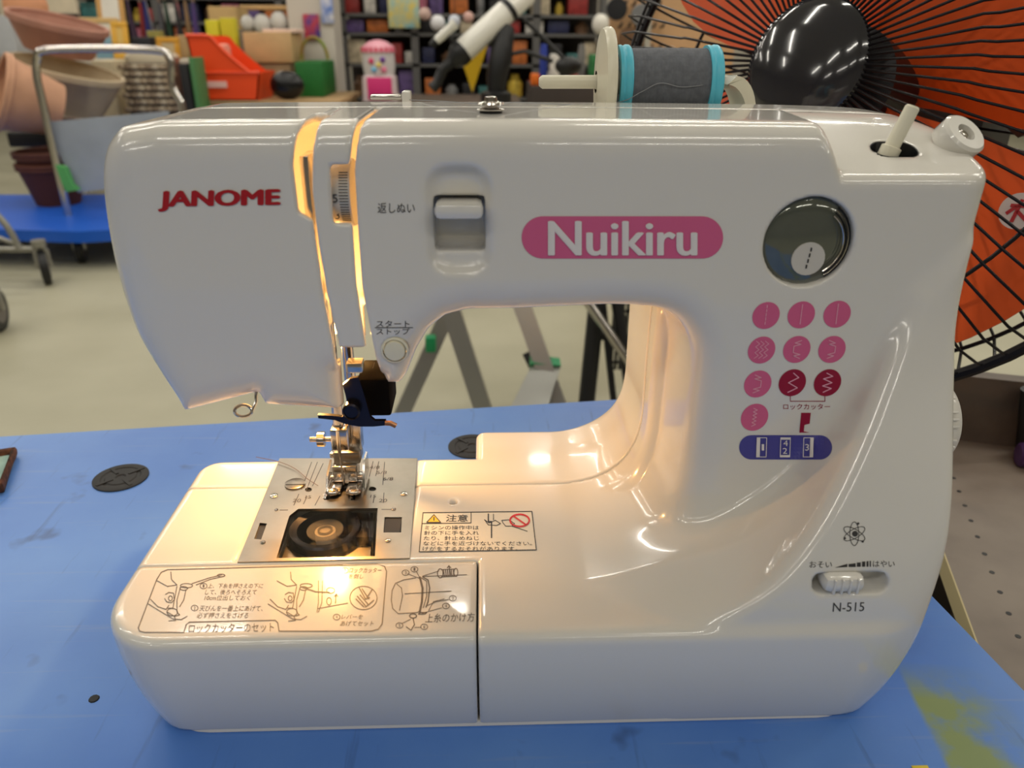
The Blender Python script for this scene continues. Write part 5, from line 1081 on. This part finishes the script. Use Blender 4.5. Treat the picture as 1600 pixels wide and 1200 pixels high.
for k, (px, py, r_, c, nm) in enumerate(((664, 22, .040, (200, 170, 160), 'pale pink'), (684, 36, .050, (222, 222, 226), 'white'), (710, 33, .040, (206, 210, 222), 'bluish white'), (732, 27, .035, (210, 170, 160), 'peach'), (938, 38, .055, (224, 220, 210), 'cream oval'))):
    hb_ = Vector(onY(px, py, 5.3)); hb = thing('hanging_ball', '%s ball hanging before the steel rack' % nm, 'ball', hb_)
    MB().ball(hb_, r_, 16, 10, (1, 1, 1.2 if k == 4 else 1)).build('ball', mat('ball_%d' % k, c, .5), hb)
    MB().tube([hb_+Vector((0, 0, r_)), Vector((hb_.x, hb_.y, FLOOR+3.0))], .003, 6).build('cord', M_blk, hb)
# telescope on its mount
TYY = 3.7
tel = thing('telescope', 'white telescope with black fittings on a black mount', 'telescope', (onY(775, 150, TYY)[0], TYY, FLOOR)); M_tw = mat('telescope_white', (226, 224, 216), .25, coat=.5)
ta_ = Vector(onY(719, 84, TYY)); tb2 = Vector(onY(822, -10, TYY+.1)); td_ = (tb2-ta_).normalized(); LT = (tb2-ta_).length
MB().lathe([(.052, 0), (.055, .01), (.055, LT), (.05, LT+.01)], ta_, td_, 32).build('tube', M_tw, tel)
MB().lathe([(.059, LT*.70), (.059, LT*.76)], ta_, td_, 32).build('tube_ring', M_blk, tel)
MB().lathe([(.030, -.06), (.046, -.03), (.058, -.012), (.058, .02)], ta_, td_, 28).build('focuser', M_blk, tel)
MB().lathe([(.020, -.12), (.026, -.08), (.026, -.05)], ta_, td_, 20).build('eyepiece_tube', M_blk, tel)
ep = ta_-td_*.11; MB().tube([ep, ep+Vector((-.03, 0, -.06)), ep+Vector((-.055, -.01, -.085))], [.026, .024, .028], 16).build('eyepiece', M_blk, tel)
fa0 = Vector(onY(682, 64, TYY-.02)); fa1 = Vector(onY(712, 36, TYY-.02)); fd_ = (fa1-fa0).normalized(); fl_ = (fa1-fa0).length
fs_ = MB().lathe([(.018, 0), (.021, .02), (.021, fl_*.8), (.024, fl_*.82), (.024, fl_)], fa0, fd_, 20).build('finder_scope', M_tw, tel)
MB().lathe([(.014, -.035), (.018, -.02), (.018, .0)], fa0, fd_, 16).build('finder_eyepiece', M_blk, fs_)
MB().tube([fa0+fd_*.06, fa0+fd_*.06+Vector((.05, .02, -.07))], .010, 8).build('finder_bracket', M_blk, tel)
mh = Vector(onY(783, 88, TYY)); mbm = Vector(onY(775, 152, TYY))
MB().tube([ta_+td_*LT*.62+Vector((.02, 0, -.05)), mh, Vector(onY(776, 120, TYY)), mbm], [.045, .055, .05, .04], 16).build('mount_head', M_blk, tel)
MB().lathe([(.075, 0), (.075, .05), (.05, .06)], mbm-Vector((0, 0, .03)), (0,0,1), 20).build('mount_base', M_blk, tel)
MB().lathe([(.040, 0), (.040, .10)], mbm-Vector((0, 0, .12)), (0,0,1), 24).build('pier', M_tw, tel)
MB().tube([mh, Vector(onY(820, 80, TYY)), Vector(onY(864, 96, TYY))], .010, 8).build('slow_motion_cable', M_blk, tel)
cw_ = Vector(onY(888, 103, TYY)); MB().tube([Vector(onY(818, 30, TYY)), Vector(onY(888, 98, TYY))], .010, 10).build('counterweight_bar', M_blk, tel)
MB().ball(cw_, .055, 18, 10, (1.2, 1, .8)).build('counterweight', M_blk, tel)
for k in range(3):
    a_ = math.radians(90+120*k); MB().tube([mbm-Vector((0, 0, .10)), Vector((mbm.x+.38*math.cos(a_), mbm.y+.38*math.sin(a_), FLOOR+.01))], .020, 10).build('tripod_leg', M_alu, tel)
yt = [Vector(onY(*p_, TYY+.25)) for p_ in ((765, 62), (738, 145), (724, 102))]
tag(MB().hull2(yt, [p+Vector((0, .02, 0)) for p in yt]).build('yellow_pennant', mat('yellow_cloth', (216, 176, 28), .7)), 'yellow triangular pennant hanging behind the telescope', 'pennant')
# pegboard with hooks
PY_ = 3.4
a, c, z0, z1 = span(952, -60, 1150, 165, PY_); pgb = thing('pegboard', 'tan pegboard panel with black hooks between rack and fan', 'pegboard', ((a+c)/2, PY_, FLOOR))
MB().box((a, PY_, FLOOR), (c, PY_+.02, z1)).build('panel', mat('tan_board', (206, 164, 122), .6, var=.05, scale=4), pgb)
x = onY(1013, 50, PY_-.03)[0]; MB().box((x-.012, PY_-.03, FLOOR), (x+.012, PY_, z1)).build('upright', mat('cream_upright', (206, 200, 186), .5), pgb)
for i in range(6):
    for j in range(4):
        p_ = Vector(onY(962+13*i+5*(j % 2), 8+34*j, PY_)); MB().tube([p_, p_+Vector((0, -.05, 0)), p_+Vector((0, -.07, .015))], .005, 6).build('hook', M_blk, pgb)
HN = ['round black cable coil', 'grey tool head', 'brown leather strap', 'black belt pouch', 'white packet of parts']
for k, (px, py, c_) in enumerate(((964, 14, (30, 30, 34)), (1002, 24, (120, 120, 122)), (982, 60, (110, 80, 56)), (962, 108, (26, 26, 28)), (1045, 90, (206, 200, 196)))):
    p_ = Vector(onY(px, py, PY_-.078)); tag(MB().lathe([(.012, -.012), (.042, -.010), (.045, 0), (.042, .010), (.012, .012)], p_, (0,1,0), 20).xf(Matrix.Identity(4)).build('hanging_tool', mat('tool_%d' % k, c_, .5)), HN[k]+' hanging on the tan pegboard', 'tool')
# dark clutter bench between the telescope and the pegboard
goods('dark_bench', 'dark low bench behind the spool and telescope', 'bench', 830, 135, 955, 165, 4.2, .5, (60, 52, 48), zb=FLOOR)
CN = [('orange handled tool', (222, 110, 30)), ('blue torch', (40, 60, 150)), ('white tape roll', (214, 210, 204)), ('black drill case', (24, 24, 28)), ('rust red box', (140, 60, 44)), ('grey cable reel', (120, 118, 116)), ('green packet', (40, 110, 60)), ('pink folded towel', (214, 130, 150))]
zb_ = onY(900, 135, 4.2)[2]
for k, (nm, c_) in enumerate(CN):
    p_ = Vector((onY(836+15*k, 120, 4.3)[0], 4.25+.16*(k % 2), zb_)); h_ = .06+.05*((k*3) % 4)
    mb = MB().lathe([(.021, 0), (.022, h_*.8), (.016, h_)], p_, (0,0,1), 16) if k % 2 else MB().cham((p_.x-.024, p_.y, p_.z), (p_.x+.024, p_.y+.1, p_.z+h_), .008)
    tag(mb.build('bench_item', mat('bench_%d' % k, c_, .5, var=.15, scale=30)), nm+' on the dark bench behind the spool', 'item')
